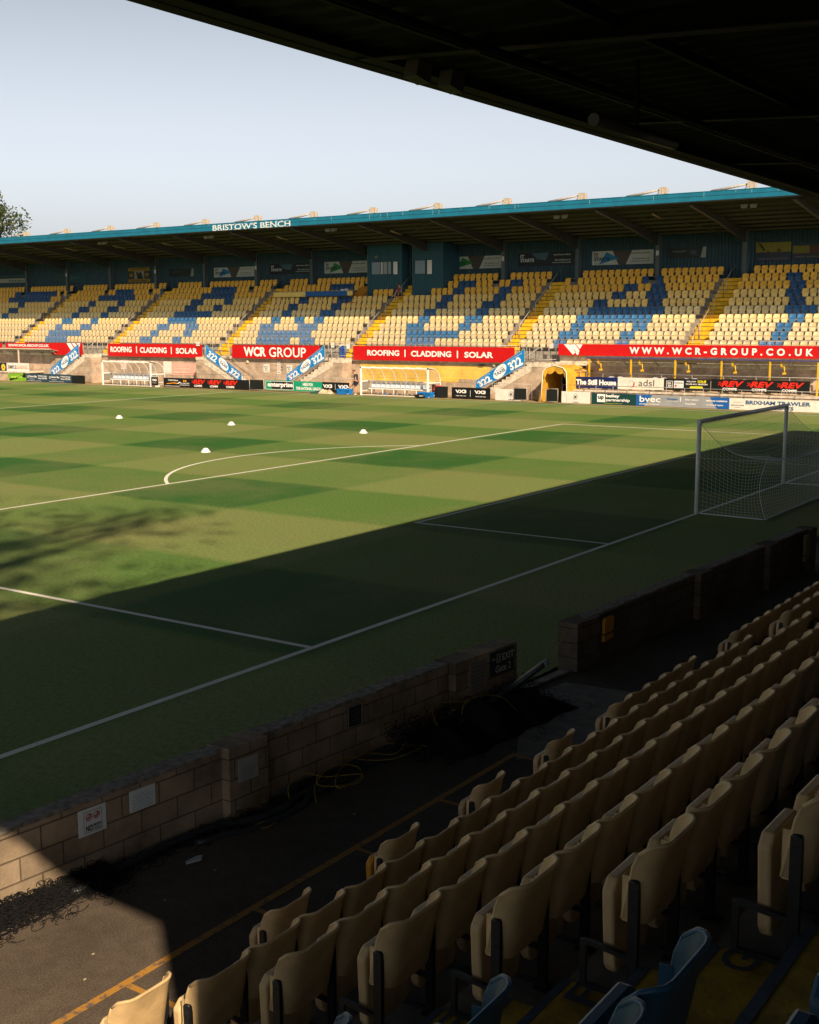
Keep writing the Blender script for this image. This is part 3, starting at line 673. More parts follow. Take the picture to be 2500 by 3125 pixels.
for r in range(3, 10):
    for i in range(4):
        x = -31.38-.5*i
        if (Vector((x, YR(r), ZR(r)+.6))-CAM).length < 1.6 or not vis(x, YR(r), ZR(r)+.6, .12, .12): continue
        put(SB, x, r, 'blue folding seat, %s row up, %s left of the near yellow stairs' % (rows_txt(r), ordn(i+1)), last=(i == 0)); nseat += 1
for r in (7, 8):   # blue seats at the right of the lower aisle, bottom right
    pass
for ss in (SC, SO, SB):
    for ch, gr in ss['kids']+[(ss['end'], [])]:
        for g in gr: bpy.data.objects.remove(g)
        bpy.data.objects.remove(ch)
    bpy.data.objects.remove(ss['root'])
print('near seats', nseat)

# ---------------------------------------------------------------- goal
t = thing('goal', 'white football goal with sagging white net at the right', 'goal', (0, 0, 0))
b = MB(); b.tube([(-3.72, 0, 0), (-3.72, 0, 2.5)], .06, 14); b.build('post', M_WHITE, t)
b = MB(); b.tube([(3.72, 0, 0), (3.72, 0, 2.5)], .06, 14); b.build('post', M_WHITE, t)
b = MB(); b.tube([(-3.78, 0, 2.5), (3.78, 0, 2.5)], .06, 14)
for i in range(16): pass
b.build('crossbar', M_WHITE, t)
net = MB(); rp_ = MB()
CR = .0031
def mesh_panel(fn, nu, nv, r=CR):
    for i in range(nu+1):
        net.tube([fn(i/nu, j/(nv*1.0)) for j in range(nv+1)], r, 3, cap=False)
    for j in range(nv+1):
        net.tube([fn(i/nu, j/nv) for i in range(nu+1)], r, 3, cap=False)
def side(sx):
    B = Vector((sx*3.70, -.05, 2.44)); A_ = Vector((sx*3.70, -.05, 0)); C = Vector((sx*3.62, -1.88, 1.68)); D = Vector((sx*3.80, -1.92, .02))
    def fn(u, v):       # u: front to back, v: bottom to top
        lo = A_.lerp(D, u); hi = B.lerp(C, u); hi.z -= .42*math.sin(math.pi*u)*(1-.25*u)
        p = lo.lerp(hi, v)
        k = math.sin(math.pi*u)*math.sin(math.pi*v)
        p.x += sx*-.10*k; p.y += .22*math.sin(math.pi*v)*u**3*.9; p.z -= .12*k*u
        return p
    return fn
sl, sr = side(-1), side(1)
mesh_panel(sl, 17, 20); mesh_panel(sr, 17, 20)
def backp(u, v):        # u along the goal, v bottom to top
    a = sl(1, v); c = sr(1, v); p = a.lerp(c, u)
    p.z -= .30*math.sin(math.pi*u)**.8*v; p.y -= .18*math.sin(math.pi*u)*math.sin(math.pi*v)
    p.y += .05*math.sin(7*math.pi*u)*v*.4; return p
mesh_panel(backp, 60, 17)
def topp(u, v):         # v from crossbar to the back
    f = Vector((-3.70+7.4*u, -.05, 2.44)); e = backp(u, 1); p = f.lerp(e, v)
    edge = .42*math.sin(math.pi*v)*(1-.25*v); p.z -= edge+.22*math.sin(math.pi*u)*math.sin(math.pi*v); return p
mesh_panel(topp, 60, 16)
net.build('net', M_NET, t)
for s_ in (sl, sr):
    rp_.tube([s_(i/20, 1) for i in range(21)], .009, 5); rp_.tube([s_(1, i/16) for i in range(17)], .009, 5)
    rp_.tube([Vector((s_(i/12, 0).x, s_(i/12, 0).y, .02)) for i in range(13)], .018, 5)
rp_.tube([backp(i/40, 1) for i in range(41)], .009, 5); rp_.tube([backp(i/40, 0)+Vector((0, 0, .01)) for i in range(41)], .024, 6)
for i in range(30):     # lacing that hangs the net from the crossbar
    x = -3.6+7.2*i/29; rp_.tube([(x-.12, -.055, 2.47), (x, -.075, 2.40), (x+.12, -.055, 2.47)], .006, 4)
rp_.build('net_rope', M_NET, t)

# training discs / flat cones
for i, (x, y) in enumerate(((10.5, 38.6), (10.6, 30.4), (10.6, 22.0), (.4, 22.3))):
    b = MB(); N = 16; ri = [(.20, 0), (.195, .02), (.09, .15), (.07, .165), (.05, .16), (.05, .02)]
    b.grid(lambda u, v: (x+ri[round(v*5)][0]*math.cos(2*math.pi*u), y+ri[round(v*5)][0]*math.sin(2*math.pi*u), ri[round(v*5)][1]+.004), N, 5, sm=False)
    o = b.build('marker_cone', mat('white_cone_plastic', (.82,.80,.78,1), .4))
    tag(o, ['white marker cone on the pitch, furthest left of the far three', 'white marker cone on the pitch, middle of the far three', 'white marker cone on the pitch, right one of the far three', 'white marker cone nearest the penalty arc'][i], 'cone', 'white marker cones on the pitch')

# ---------------------------------------------------------------- main stand across the pitch
XK = lambda k: 38.0+.8*(k-1)
ZK = lambda k: 3.17+.533*(k-1)
Y0S, Y1S = 2.0, 104.0
AIS = [(16.14, 17.42), (29.2, 30.4), (42.3, 43.55), (55.7, 56.9), (69.0, 70.25), (81.9, 83.1), (95.2, 96.4)]
WX = 37.3
main = thing('main_stand', 'long seated stand across the pitch under a blue-edged roof', 'stand', (40, 50, 0))
b = MB(); pr = [(WX+.2, 2.45)]
for k in range(1, 11):
    xf = XK(k)-.32; pr += [(xf, ZK(k-1) if k > 1 else 2.45), (xf, ZK(k))]
pr += [(46.6, ZK(10)), (46.6, -.2), (WX+.2, -.2)]
b.prism([(x, Y1S, z) for x, z in pr], (0, Y0S-Y1S, 0)); b.build('terrace', M_CONC, main)
b = MB()
for (a, c) in ((Y0S, 31.1), (42.25, Y1S)): b.box((WX, a, -.2), (WX+.22, c, 2.30))
b.build('blockwork_wall', M_BLOCK_FAR, main)
b = MB(); b.box((WX, 31.1, 2.12), (WX+.22, 42.25, 2.30)); b.box((WX, 31.1, -.2), (WX+.22, 42.25, .9))
b.box((WX, 31.1, .9), (WX+.22, 33.6, 1.18)); b.build('blockwork_band', M_BLOCK_FAR, main)
b = MB(); b.box((WX-.003, 33.6, .9), (WX+.22, 42.25, 2.12)); b.box((WX-.003, 31.1, 1.18), (WX+.22, 33.6, 2.12)); b.build('yellow_wall_panel', M_BLOCK_YEL, main)
b = MB(); b.box((WX-.10, Y0S, 2.30), (WX+.3, Y1S, 2.52)); b.box((WX+.05, Y0S, 2.52), (WX+.18, 25.7, 2.95)); b.build('front_slab', M_CONC_P, main)
# stairways
for (a, c) in AIS:
    st = MB(); rs = MB()
    for k in range(1, 11):
        xf = XK(k)-.32; zb = ZK(k-1) if k > 1 else 2.5; h = (ZK(k)-zb)/2
        st.box((xf-.38, a, zb+.055), (xf+.02, c, zb+h)); st.box((xf-.02, a, zb+h+.055), (xf+.40, c, ZK(k)+.012))
        rs.box((xf-.366, a+.012, zb+.002), (xf, c-.012, zb+.06)); rs.box((xf-.006, a+.012, zb+h-.002), (xf+.2, c-.012, zb+h+.06))
    st.build('stairway', M_YSTEP, main); rs.build('step_riser', mat('dark_riser', (.10,.07,.03,1), .9), main)
# handrails beside stairs
hr = 0
for (a, c) in AIS:
    for (k0, k1) in ((1.0, 2.2), (2.5, 4.6), (5.3, 7.4), (8.0, 10.0)):
        q = MB(); yy_ = a+.62
        def hp(k): return Vector((38.0+.8*(k-1), yy_, 3.17+.533*(k-1)))
        p0, p1 = hp(k0), hp(k1); q.tube([p0, p0+Vector((0,0,.98)), p1+Vector((0,0,.98)), p1], .028, 6)
        q.build('handrail', M_GALV, main)
# rail along the foot of each seat row
b = MB()
for k in range(1, 11):
    ys = [Y0S]+[v for a, c in AIS for v in (a-.05, c+.05)]+[Y1S]
    for i in range(0, len(ys), 2): b.beam((XK(k)-.14, ys[i], ZK(k)+.27), (XK(k)-.14, ys[i+1], ZK(k)+.27), .035, .035)
b.build('row_rail', mat('row_rail_steel', (.30,.25,.20,1), .6), main)
# back wall, columns, roof
b = MB(); y = Y0S
while y < Y1S:      # profiled cladding
    b.prism([(46.45, y, 0), (46.41, y+.05, 0), (46.41, y+.17, 0), (46.45, y+.22, 0), (46.5, y+.22, 0), (46.5, y, 0)], (0, 0, 11.2)); y += .25
b.box((46.46, Y0S, 0), (46.6, Y1S, 11.2)); b.build('back_wall', M_CLAD, main)
COLY = [9.95+6.165*i for i in range(0, 16)]
for i, yc in enumerate(COLY):
    if 42.5 < yc < 47.5 or 38.5 < yc < 41.5: continue
    q = MB(); q.box((45.05, yc-.03, ZK(9)), (45.35, yc+.03, 11.0)); q.box((45.03, yc-.15, ZK(9)), (45.07, yc+.15, 11.0)); q.box((45.33, yc-.15, ZK(9)), (45.37, yc+.15, 11.0)); cl = q.build('column', M_COLUMN, main)
    q = MB(); q.box((44.9, yc-.3, ZK(9)-.01), (45.5, yc+.3, ZK(9)+.4)); q.build('plinth', M_CONC, cl)
    if i % 2 == 0: s_ = MB(); s_.box((45.0, yc-.10, 9.65), (45.025, yc+.10, 9.98)); s_.build('number_plate', colmat((185, 185, 180)), cl)
q = MB(); q.tube([(45.0, 43.0, ZK(9)), (45.0, 43.0, 11.2)], .09, 8); q.build('column', M_RAFTER, main)
zr = lambda x: 12.18-(x-35.2)*(1.25/11.3)
b = MB(); y = Y0S
while y < Y1S:
    b.prism([(35.25, y, zr(35.25)+.18), (35.25, y+.06, zr(35.25)+.215), (35.25, y+.27, zr(35.25)+.215), (35.25, y+.33, zr(35.25)+.18), (35.25, y+.33, zr(35.25)+.26), (35.25, y, zr(35.25)+.26)], (11.35, 0, zr(46.6)-zr(35.25))); y += .33
b.build('roof_sheet', M_ROOF_U, main)
b = MB(); b.box((35.12, Y0S, 12.16), (35.26, Y1S, 12.405)); b.box((35.14, Y0S, 12.405), (35.26, Y1S, 12.43)); b.box((35.12, Y0S, 12.43), (35.26, Y1S, 12.66)); b.box((35.1, Y0S, 12.655), (35.5, Y1S, 12.69))
fas = b.build('fascia', M_TEAL, main)
b = MB(); b.box((35.119, Y0S, 12.408), (35.14, Y1S, 12.427)); b.box((35.13, Y0S, 12.10), (35.6, Y1S, 12.155)); b.build('shadow_gap', M_DSTEEL, main)
random.seed(9)
b = MB()
for i in range(34):
    y = random.uniform(8, 60); h = random.uniform(.05, .35); b.box((35.116, y, 12.66-h), (35.1195, y+.02, 12.66))
b.build('bird_streak', colmat((150, 175, 180)), fas)
vs, fs = glyphs("BRISTOW'S BENCH", 1)
mb = MB(); mb.v = [(35.112, 54.74-7.82*v[0], 12.155+.42*v[1]) for v in vs]; mb.f = [f for f in fs]; mb.mi = [0]*len(fs); mb.sm = [False]*len(fs)
# serifs: small bars at the feet and heads of the strokes
mb.build('lettering', colmat((215, 222, 228)), fas)
sf = MB()
for i in range(15):
    if i in (7, 9): continue
    y = 54.74-7.82*(i+.45)/15
    for z in (12.155, 12.558): sf.box((35.110, y-.13, z), (35.114, y+.13, z+.022))
sf.build('lettering_serif', colmat((215, 222, 228)), fas)
for yc in COLY:
    q = MB()
    for (a, c, d) in ((35.3, 40, .34), (40, 45.2, .5)):
        d0 = .22 if a < 36 else .38; d1 = .38 if a < 36 else .75
        q.prism([(a, yc-.01, zr(a)+.1), (a, yc-.01, zr(a)-d0), (c, yc-.01, zr(c)-d1), (c, yc-.01, zr(c)+.1)], (0, .02, 0))
        q.hexa([(a, yc-.1, zr(a)-d0-.02), (c, yc-.1, zr(c)-d1-.02), (c, yc+.1, zr(c)-d1-.02), (a, yc+.1, zr(a)-d0-.02)], [(a, yc-.1, zr(a)-d0), (c, yc-.1, zr(c)-d1), (c, yc+.1, zr(c)-d1), (a, yc+.1, zr(a)-d0)])
    q.build('rafter', M_RAFTER, main)
for i in range(8):
    x = 36.3+i*1.3; q = MB(); q.box((x, Y0S, zr(x)-.02), (x+.06, Y1S, zr(x)+.16)); q.box((x, Y0S, zr(x)-.02), (x+.15, Y1S, zr(x))); q.build('purlin', M_PURLIN, main)
for i in (1, 4, 7, 10):
    yc = COLY[i]; q = MB(); q.tube([(44.8, yc, 10.6), (40.5, yc+3.2, zr(40.5))], .035, 6); q.tube([(36, yc, zr(36)), (41, yc+6.1, zr(41)-.05)], .03, 6); q.build('brace', M_RAFTER, main)
# twin spot lamps under the roof
for i, (yc, lab) in enumerate(((13.0, 'twin spotlights under the far roof, nearest the right'), (25.4, 'twin spotlights under the far roof, second from the right'), (44.3, 'twin spotlights under the far roof behind the end of the fascia lettering'), (56.6, 'twin spotlights under the far roof left of the fascia lettering'), (69.0, 'twin spotlights under the far roof, furthest left'))):
    l = thing('spotlight', lab, 'spotlight', (36.6, yc, 11.8), 'twin spotlights under the far roof')
    for dy in (-.28, .28): q = MB(); q.prism([(36.5, yc+dy-.16, 11.72), (36.5, yc+dy+.16, 11.72), (36.5, yc+dy+.2, 11.95), (36.5, yc+dy-.2, 11.95)], (.22, 0, .05)); q.build('lamp_head', mat('spot_housing', (.20,.18,.14,1), .6), l)
    q = MB(); q.beam((36.6, yc, 11.9), (36.6, yc, 12.05), .1, .06); q.build('bracket', M_RAFTER, l)
for i, (yc, x) in enumerate(((19.5, 37.6), (40.2, 38.4), (50.9, 38.2), (63.5, 38.2), (69.5, 38.2), (75.5, 38))):
    l = thing('strip_light', 'strip light under the far roof, %s from the right' % ordn(i+1), 'light', (x, yc, 11.7), 'strip lights under the far roof')
    q = MB(); q.tube([(x, yc, zr(x)-.12), (x+1.5, yc+.1, zr(x+1.5)-.12)], .05, 6); q.build('tube', mat('strip_tube', (.30,.24,.14,1), .5), l)
    q = MB(); q.beam((x+.7, yc+.05, zr(x)-.15), (x+.7, yc+.05, zr(x)), .03, .03); q.build('hanger', M_RAFTER, l)
# floodlights above the fascia
FL = [12.74+5.42*i-.25 for i in range(13)]
for i, yc in enumerate(FL):
    l = thing('floodlight', 'floodlight on a sloping arm above the blue fascia, %s from the right' % ordn(i+1), 'floodlight', (35.5, yc, 12.7), 'floodlights along the far roof edge')
    q = MB(); q.prism([(35.35, yc+.26, 12.70), (35.35, yc-.22, 12.74), (35.35, yc-.24, 13.10), (35.35, yc+.20, 13.14)], (.36, 0, 0)); q.box((35.33, yc+.02, 12.70), (35.345, yc+.05, 13.10)); q.build('lamp_box', M_LAMP, l)
    q = MB(); q.tube([(35.5, yc+.2, 12.99), (35.55, yc+1.2, 12.86), (35.7, yc+2.5, 12.71)], [.045, .07, .09], 8); q.build('arm', M_LAMP, l)
    q = MB(); q.tube([(35.5, yc+.28, 12.98), (35.5, yc+.33, 12.80), (35.6, yc+.5, 12.69)], .02, 5); q.build('cable', M_DSTEEL, l)

# seats of the main stand
BLUE = {1: [(25.65, 26.38), (21.3, 22.15), (11.43, 12.29), (36.06, 38.43), (49.92, 52.79), (47.48, 48.42), (65.11, 66.09), (61.35, 62.21), (76.11, 78.47)], 2: [(25.4, 26.3), (21.05, 21.92), (11.19, 12.08), (34.86, 39.13), (48.21, 53.49), (64.98, 65.92), (61.08, 62.02), (74.92, 79.21)], 3: [(25.15, 26.05), (20.82, 21.68), (10.95, 11.83), (38.47, 39.38), (34.14, 35.05), (52.77, 53.87), (48.42, 50.24), (64.68, 65.57), (61.33, 62.19), (78.45, 79.37), (74.54, 75.54)], 4: [(20.59, 25.82), (10.73, 11.61), (38.24, 39.12), (33.87, 34.76), (52.51, 53.41), (50.14, 50.97), (48.14, 49.04), (61.98, 65.32), (78.17, 79.08), (74.32, 75.26)], 5: [(20.35, 25.59), (9.97, 11.86), (38.01, 38.86), (33.64, 34.53), (52.27, 53.17), (47.87, 48.77), (61.19, 65.06), (77.83, 78.83), (73.99, 74.95), (88.14, 89.16)], 6: [(24.45, 25.35), (20.58, 21.44), (11.23, 12.12), (37.74, 38.61), (33.38, 34.24), (52.02, 52.91), (47.63, 48.52), (63.8, 64.79), (60.43, 61.37), (77.58, 78.55), (73.7, 74.66), (87.85, 88.91)], 7: [(23.73, 24.65), (20.86, 21.74), (11.5, 12.36), (37.5, 38.37), (33.16, 34.0), (51.71, 52.67), (47.38, 48.28), (63.59, 64.56), (60.21, 61.1), (77.27, 78.29), (73.47, 74.39), (87.64, 88.61)], 8: [(23.01, 23.92), (21.09, 22.01), (11.75, 12.62), (37.24, 38.16), (32.93, 33.78), (60.39, 64.28), (73.1, 77.55), (84.85, 91.13)], 9: [(21.78, 22.7), (11.98, 12.86), (36.94, 37.86), (32.65, 33.49), (48.27, 50.65), (61.04, 64.01), (73.81, 76.31), (84.63, 90.89)]}
def seat_far_parts(back, pan_, X, Y, Z):
    # backrest: a lipped shell leaning back; pan tipped up below it
    w = .215
    def bp_(u, v):
        yv = -w+2*w*u; e = abs(2*u-1)
        return (X+.02+.11*v-.05*e*e, Y+yv*(1-.10*v*v), Z+.565+.25*v-.03*e**4)
    back.grid(bp_, 4, 2)
    back.hexa([(X-.03, Y-w, Z+.555), (X-.03, Y+w, Z+.555), (X+.03, Y+w, Z+.54), (X+.03, Y-w, Z+.54)], [(X-.035, Y-w, Z+.585), (X-.035, Y+w, Z+.585), (X+.025, Y+w, Z+.60), (X+.025, Y-w, Z+.60)])
    for s_ in (-1, 1): back.box((X-.03, Y+s_*w, Z+.50), (X+.03, Y+s_*(w+.012), Z+.57))
    w2 = .165
    pan_.hexa([(X-.06, Y-w2, Z+.30), (X-.06, Y+w2, Z+.30), (X+.0, Y+w2, Z+.29), (X+.0, Y-w2, Z+.29)], [(X-.015, Y-w2-.02, Z+.55), (X-.015, Y+w2+.02, Z+.55), (X+.03, Y+w2+.02, Z+.54), (X+.03, Y-w2-.02, Z+.54)])
def far_mat(k, y):
    for a, c in BLUE.get(k, []):
        if a-.12 < y < c+.12: return 'blue'
    return 'cream' if k <= 3 else 'sand' if k == 4 else 'pgold' if k == 5 else 'gold' if k <= 7 else 'amber'
FM = {'cream': M_CREAM, 'gold': M_GOLD, 'amber': M_AMBER, 'blue': M_SBLUE, 'fblue': M_SBLUEF, 'dblue': M_SBLUED, 'sand': M_SAND, 'pgold': M_PGOLD}
seats = []
edges = [6.0]+[v for a, c in AIS for v in (a, c)]+[100]
for bi in range(0, len(edges), 2):
    y0, y1 = edges[bi]+.12, edges[bi+1]-.12; n = int((y1-y0)/.49); st_ = (y1-y0)/n
    for k in range(1, 11):
        for i in range(n):
            y = y0+(i+.5)*st_
            if k == 10 and any(abs(y-c) < .45 for c in COLY): continue
            if k == 9 and any(abs(y-c) < .22 for c in COLY): continue
            if k >= 9 and (43.4 < y < 46.8 or 39.3 < y < 42.4): continue
            if k == 8 and (45.6 < y < 47.4 or 40.2 < y < 42.4): continue
            if k == 10 and 38.9 < y < 47: continue
            if not vis(XK(k), y, ZK(k)+.5, .02, .02): continue
            c = far_mat(k, y)
            if c == 'blue' and k <= 3 and (y > 46 or k == 1): c = 'fblue'
            if c == 'blue' and k >= 6: c = 'dblue'  # upper rows under the roof: their shade is deepened by a darker blue
            # index from the stairs at the low-Y end of the block, or from the high-Y end for the first block
            idx = i+1 if bi else n-i
            seats.append((math.dist((XK(k), y, ZK(k)), CAM), bi//2, k, idx, y, c))
seats.sort()
ind, rest = seats[:300], seats[300:]
protos = {}
def proto(c):
    if c not in protos:
        r = thing('stand_seat', 'x', 'seat', (0, 0, 0), 'seats in the stand across the pitch')
        bm, pm = MB(), MB(); seat_far_parts(bm, pm, 0, 0, 0)
        protos[c] = (r, bm.build('backrest', FM[c], r), pm.build('seat_pan', FM[c], r))
    return protos[c]
cname = {'cream': 'pale cream', 'gold': 'golden', 'amber': 'amber yellow', 'blue': 'blue', 'fblue': 'faded blue', 'dblue': 'shaded blue', 'sand': 'sandy cream', 'pgold': 'pale golden'}
for (d, bi, k, idx, y, c) in ind:
    r, bo, po = proto(c); 
    where = 'right of the rightmost' if bi == 0 else 'left of the rightmost' if bi == 1 else 'left of the second'
    copy_tree(r, [(bo, []), (po, [])], (XK(k), y, ZK(k)), '%s far seat, %s row up, %s %s yellow stairs' % (cname[c], ONES[k], ordn(idx), where))
for r, bo, po in protos.values():
    for o in (bo, po, r): bpy.data.objects.remove(o)
order = ['cream', 'gold', 'amber', 'blue', 'fblue', 'dblue', 'sand', 'pgold']; mbk = MB()
for (d, bi, k, idx, y, c) in rest:
    k0 = len(mbk.f); seat_far_parts(mbk, mbk, XK(k), y, ZK(k))
    for q in range(k0, len(mbk.f)): mbk.mi[q] = order.index(c)
o = mbk.build('distant_seats', [FM[c] for c in order]); tag(o, 'rows of cream, amber and blue seats filling the further blocks', 'seats', kind='stuff')
print('far seats', len(seats))

# front railings of the main stand
def railing(name, label, Y0, Y1, X, z0, z1, sp=1.3, rails=(1.0,), group=None, r=.022):
    t = thing(name, label, 'railing', (X, Y0, z0), group); b = MB()
    for f in rails: b.tube([(X, Y0, z0+(z1-z0)*f), (X, Y1, z0+(z1-z0)*f)], r, 6)
    b.build('rail', M_GALV, t); n = max(1, round(abs(Y1-Y0)/sp))
    for i in range(n+1): y = Y0+(Y1-Y0)*i/n; MB().tube([(X, y, z0), (X, y, z1)], r*.9, 6).build('baluster', M_GALV, t)
    return t
railing('railing', 'grey rail above the long white-lettered red web address banner', 3, 25.8, 37.05, 2.52, 3.95, 1.45, (1.0, .72), 'balcony railings')
railing('railing', 'tall grey gate rails between the tunnel stair and the right red banner', 25.8, 28.6, 37.05, 2.52, 3.95, .55, (1.0, .1), 'balcony railings')
railing('railing', 'thin grey rail above the red roofing banner in the middle', 28.9, 42.6, 37.1, 2.6, 3.55, 1.4, (1.0,), 'balcony railings')
railing('railing', 'tall grey gate rails beside the middle white cabinet door', 42.7, 45.0, 37.05, 2.4, 3.6, .75, (1.0, .25), 'balcony railings')
railing('railing', 'grey rail at the head of the descending blue taxi stair', 55.2, 58.7, 37.05, 2.4, 3.6, .8, (1.0, .1), 'balcony railings')
railing('railing', 'tall grey gate rails left of the left roofing banner', 69.4, 72.6, 37.05, 2.4, 3.6, .7, (1.0, .1), 'balcony railings')
railing('railing', 'long thin pitchside rail behind the left advertising boards', 67.6, 84, 35.0, 0, 1.12, 1.9, (1.0,), 'pitchside railings', .018)
railing('railing', 'thin pitchside rail between the two dugouts', 40.4, 61.2, 35.05, 0, 1.12, 1.9, (1.0,), 'pitchside railings', .018)
railing('railing', 'thin pitchside rail behind the black boards right of the nearer dugout', 26.4, 33.9, 34.85, 0, 1.10, 1.5, (1.0,), 'pitchside railings', .018)
railing('railing', 'grey rail above the row of boards from the tunnel to the goal', 3, 24.2, 34.95, 0, 1.14, 1.15, (1.0,), 'pitchside railings', .020)
railing('railing', 'grey rail topping the raised boards on the wheelchair platform', 4, 23.9, 36.05, .85, 1.88, 1.9, (1.0,), 'pitchside railings', .022)
# raised platform at the right and at the far left
def platform(label, Y0, Y1):
    t = thing('platform', label, 'platform', (36, Y0, 0)); b = MB(); b.box((35.45, Y0, 0), (35.65, Y1, .72)); b.build('retaining_wall', M_BLOCK_FAR, t)
    b = MB(); b.box((35.4, Y0, .72), (37.28, Y1, .82)); b.build('deck', M_CONC_P, t)
    for i in range(int((Y1-Y0-.5)/1.5)+1): y = Y0+.4+i*1.5; MB().box((35.38, y-.04, .62), (35.45, y+.04, .86)).build('rail_bracket', M_GALV, t)
platform('raised wheelchair platform behind the boards at the right', 3, 24.1)
platform('raised platform behind the boards at the far left', 78.3, 100)
def canopy(label, Y0, Y1, edge, posts, lamps):
    t = thing('canopy', label, 'canopy', (36.2, Y0, 2.8)); b = MB(); b.box((36.1, Y0, 2.82), (36.16, Y1, 2.90)); b.build('edge_strip', edge, t)
    b = MB(); b.hexa([(36.16, Y0, 2.84), (37.28, Y0, 2.6), (37.28, Y1, 2.6), (36.16, Y1, 2.84)], [(36.16, Y0, 2.87), (37.28, Y0, 2.63), (37.28, Y1, 2.63), (36.16, Y1, 2.87)]); b.build('sheet', mat('cream_sheet', (.45,.38,.28,1), .6), t)
    n = int((Y1-Y0)/2)
    for i in range(n+1): y = Y0+.3+i*(Y1-Y0-.6)/n; MB().beam((36.2, y, 2.80), (37.2, y, 2.35), .06, .07).build('bracket', M_GALV, t)
    b = MB(); b.beam((36.6, Y0, 2.63), (36.6, Y1, 2.63), .05, .06); b.build('under_rail', M_GALV, t)
    for y in posts: q = MB(); q.box((36.14, y-.045, .82), (36.24, y+.045, 2.82)); q.build('post', edge if not lamps else mat('yellow_post_paint', (.72,.42,.01,1), .5), t)
    return t
canopy('blue-edged canopy on yellow posts over the wheelchair platform', 7.6, 23.2, mat('violet_blue_edge', (.06,.06,.20,1), .5), (22.95, 20.05, 17.1, 14.15, 11.2, 8.4), True)
canopy('cream canopy over the platform at the far left', 75.9, 100, mat('cream_edge', (.62,.52,.40,1), .5), (80.4, 83.5, 87), False)
for i, y in enumerate((22.3, 19.45, 16.4, 13.45, 10.5, 7.9)):
    l = thing('yellow_bracket_lamp', 'yellow bracket fitting hanging under the canopy, %s from the left' % ordn(i+1), 'lamp', (36.3, y, 2.8), 'yellow fittings under the canopy'); YM = mat('yellow_post_paint', (.72,.42,.01,1), .5)
    q = MB(); q.box((36.25, y+.02, 2.50), (36.31, y+.11, 2.80)); q.box((36.25, y-.14, 2.47), (36.31, y+.11, 2.52)); q.build('bracket', YM, l)
    q = MB(); q.tube([(36.28, y-.12, 2.47), (36.28, y-.14, 2.12)], .035, 8); q.prism([(36.2, y-.22, 2.05), (36.2, y-.04, 2.03), (36.2, y-.05, 2.16), (36.2, y-.20, 2.16)], (.14, 0, 0)); q.build('fitting', YM, l)
def plain_seat(name, label, X, Y, Z, m, group, s=1.0):
    t = thing(name, label, 'seat', (X, Y, Z), group)
    b = MB()
    def fn(u, v): e = abs(2*u-1); return (X+.05+.10*v-.05*e*e, Y+(-.21+.42*u)*s, Z+(.40+.42*v-.05*v*e**3)*s)
    b.grid(fn, 8, 5); b.build('backrest', m, t)
    b = MB(); b.hexa([(X-.30, Y-.20*s, Z+.40), (X+.06, Y-.20*s, Z+.37), (X+.06, Y+.20*s, Z+.37), (X-.30, Y+.20*s, Z+.40)], [(X-.30, Y-.20*s, Z+.44), (X+.06, Y-.20*s, Z+.41), (X+.06, Y+.20*s, Z+.41), (X-.30, Y+.20*s, Z+.44)]); b.build('seat_pan', m, t)
    b = MB()
    for dy in (-.16, .16): MB().tube([(X-.1, Y+dy, Z), (X-.1, Y+dy, Z+.39)], .02, 6).build('leg', M_WHITE, t)
    return t
M_PSEAT = mat('pale_lilac_seat_plastic', (.47,.50,.60,1), .5, noise=.08)
for i, (y, s_) in enumerate(((21.6, 1), (21.0, 1), (18.6, 1), (18.0, 1), (16.6, 1), (16.0, 1), (13.5, 1), (12.9, 1), (10.9, 1), (8.0, 1.1))):
    plain_seat('lilac_chair', 'pale lilac seat behind the raised boards, %s from the left' % ordn(i+1), 36.6, y, .85, M_PSEAT, 'pale seats on the wheelchair platform', s_)
for i, y in enumerate((27.55, 27.0, 26.45)):
    plain_seat('lilac_chair', 'pale lilac seat against the wall left of the tunnel, %s from the left' % ordn(i+1), 36.9, y, .12, M_PSEAT, 'pale seats left of the tunnel')

# external stairs with their blue side banners
def ext_stair(label, Ya, Yb, X0=35.95, X1=37.1, base=0, top=2.42):
    """Ya: foot, Yb: head"""
    t = thing('staircase', label, 'staircase', (36.5, Ya, 0)); n = 13; b = MB(); s_ = (Yb-Ya)/n
    poly = [(Ya, 0)]
    for i in range(n): poly += [(Ya+s_*i, top*(i+1)/n), (Ya+s_*(i+1), top*(i+1)/n)]
    poly += [(Yb, top-.55), (Ya+s_*1.6, 0)]
    pts = [(X0, y, z) for y, z in poly]
    if s_ > 0: pts = pts[::-1]
    b.prism(pts, (X1-X0, 0, 0)); b.build('steps', M_CONC_P, t)
    q = 1 if s_ > 0 else -1; e_ = Yb+.9*q
    pw = [(X0+.03, Ya+s_*1.5, 0), (X0+.03, e_, 0), (X0+.03, e_, top-.225), (X0+.03, Yb, top-.225), (X0+.03, Yb-.02*q, top-.55)]
    b = MB(); b.prism(pw if s_ < 0 else pw[::-1], (X1-X0-.03, 0, 0)); b.build('side_wall', M_BLOCK_FAR, t)
    b = MB(); b.box((X0, Yb, top-.22), (X1, Yb+(.9 if s_ > 0 else -.9), top)); b.build('landing', M_CONC_P, t)
    b = MB()
    for f in (.05, .35, .65, .97): y = Ya+(Yb-Ya)*f; b.tube([(X0+.04, y, top*f), (X0+.04, y, top*f+1.0)], .025, 6)
    b.tube([(X1-.05, Ya, 1.0), (X1-.05, Yb, top+1.0)], .022, 6); b.tube([(X0+.04, Yb, top+1.02), (X0+.04, Yb+(.8 if s_ > 0 else -.8), top+1.02)], .022, 6); b.build('handrail', M_GALV, t)
    return t
ext_stair('concrete stair rising to the right at the far left, behind a blue taxi banner', 75.3, 71.2)
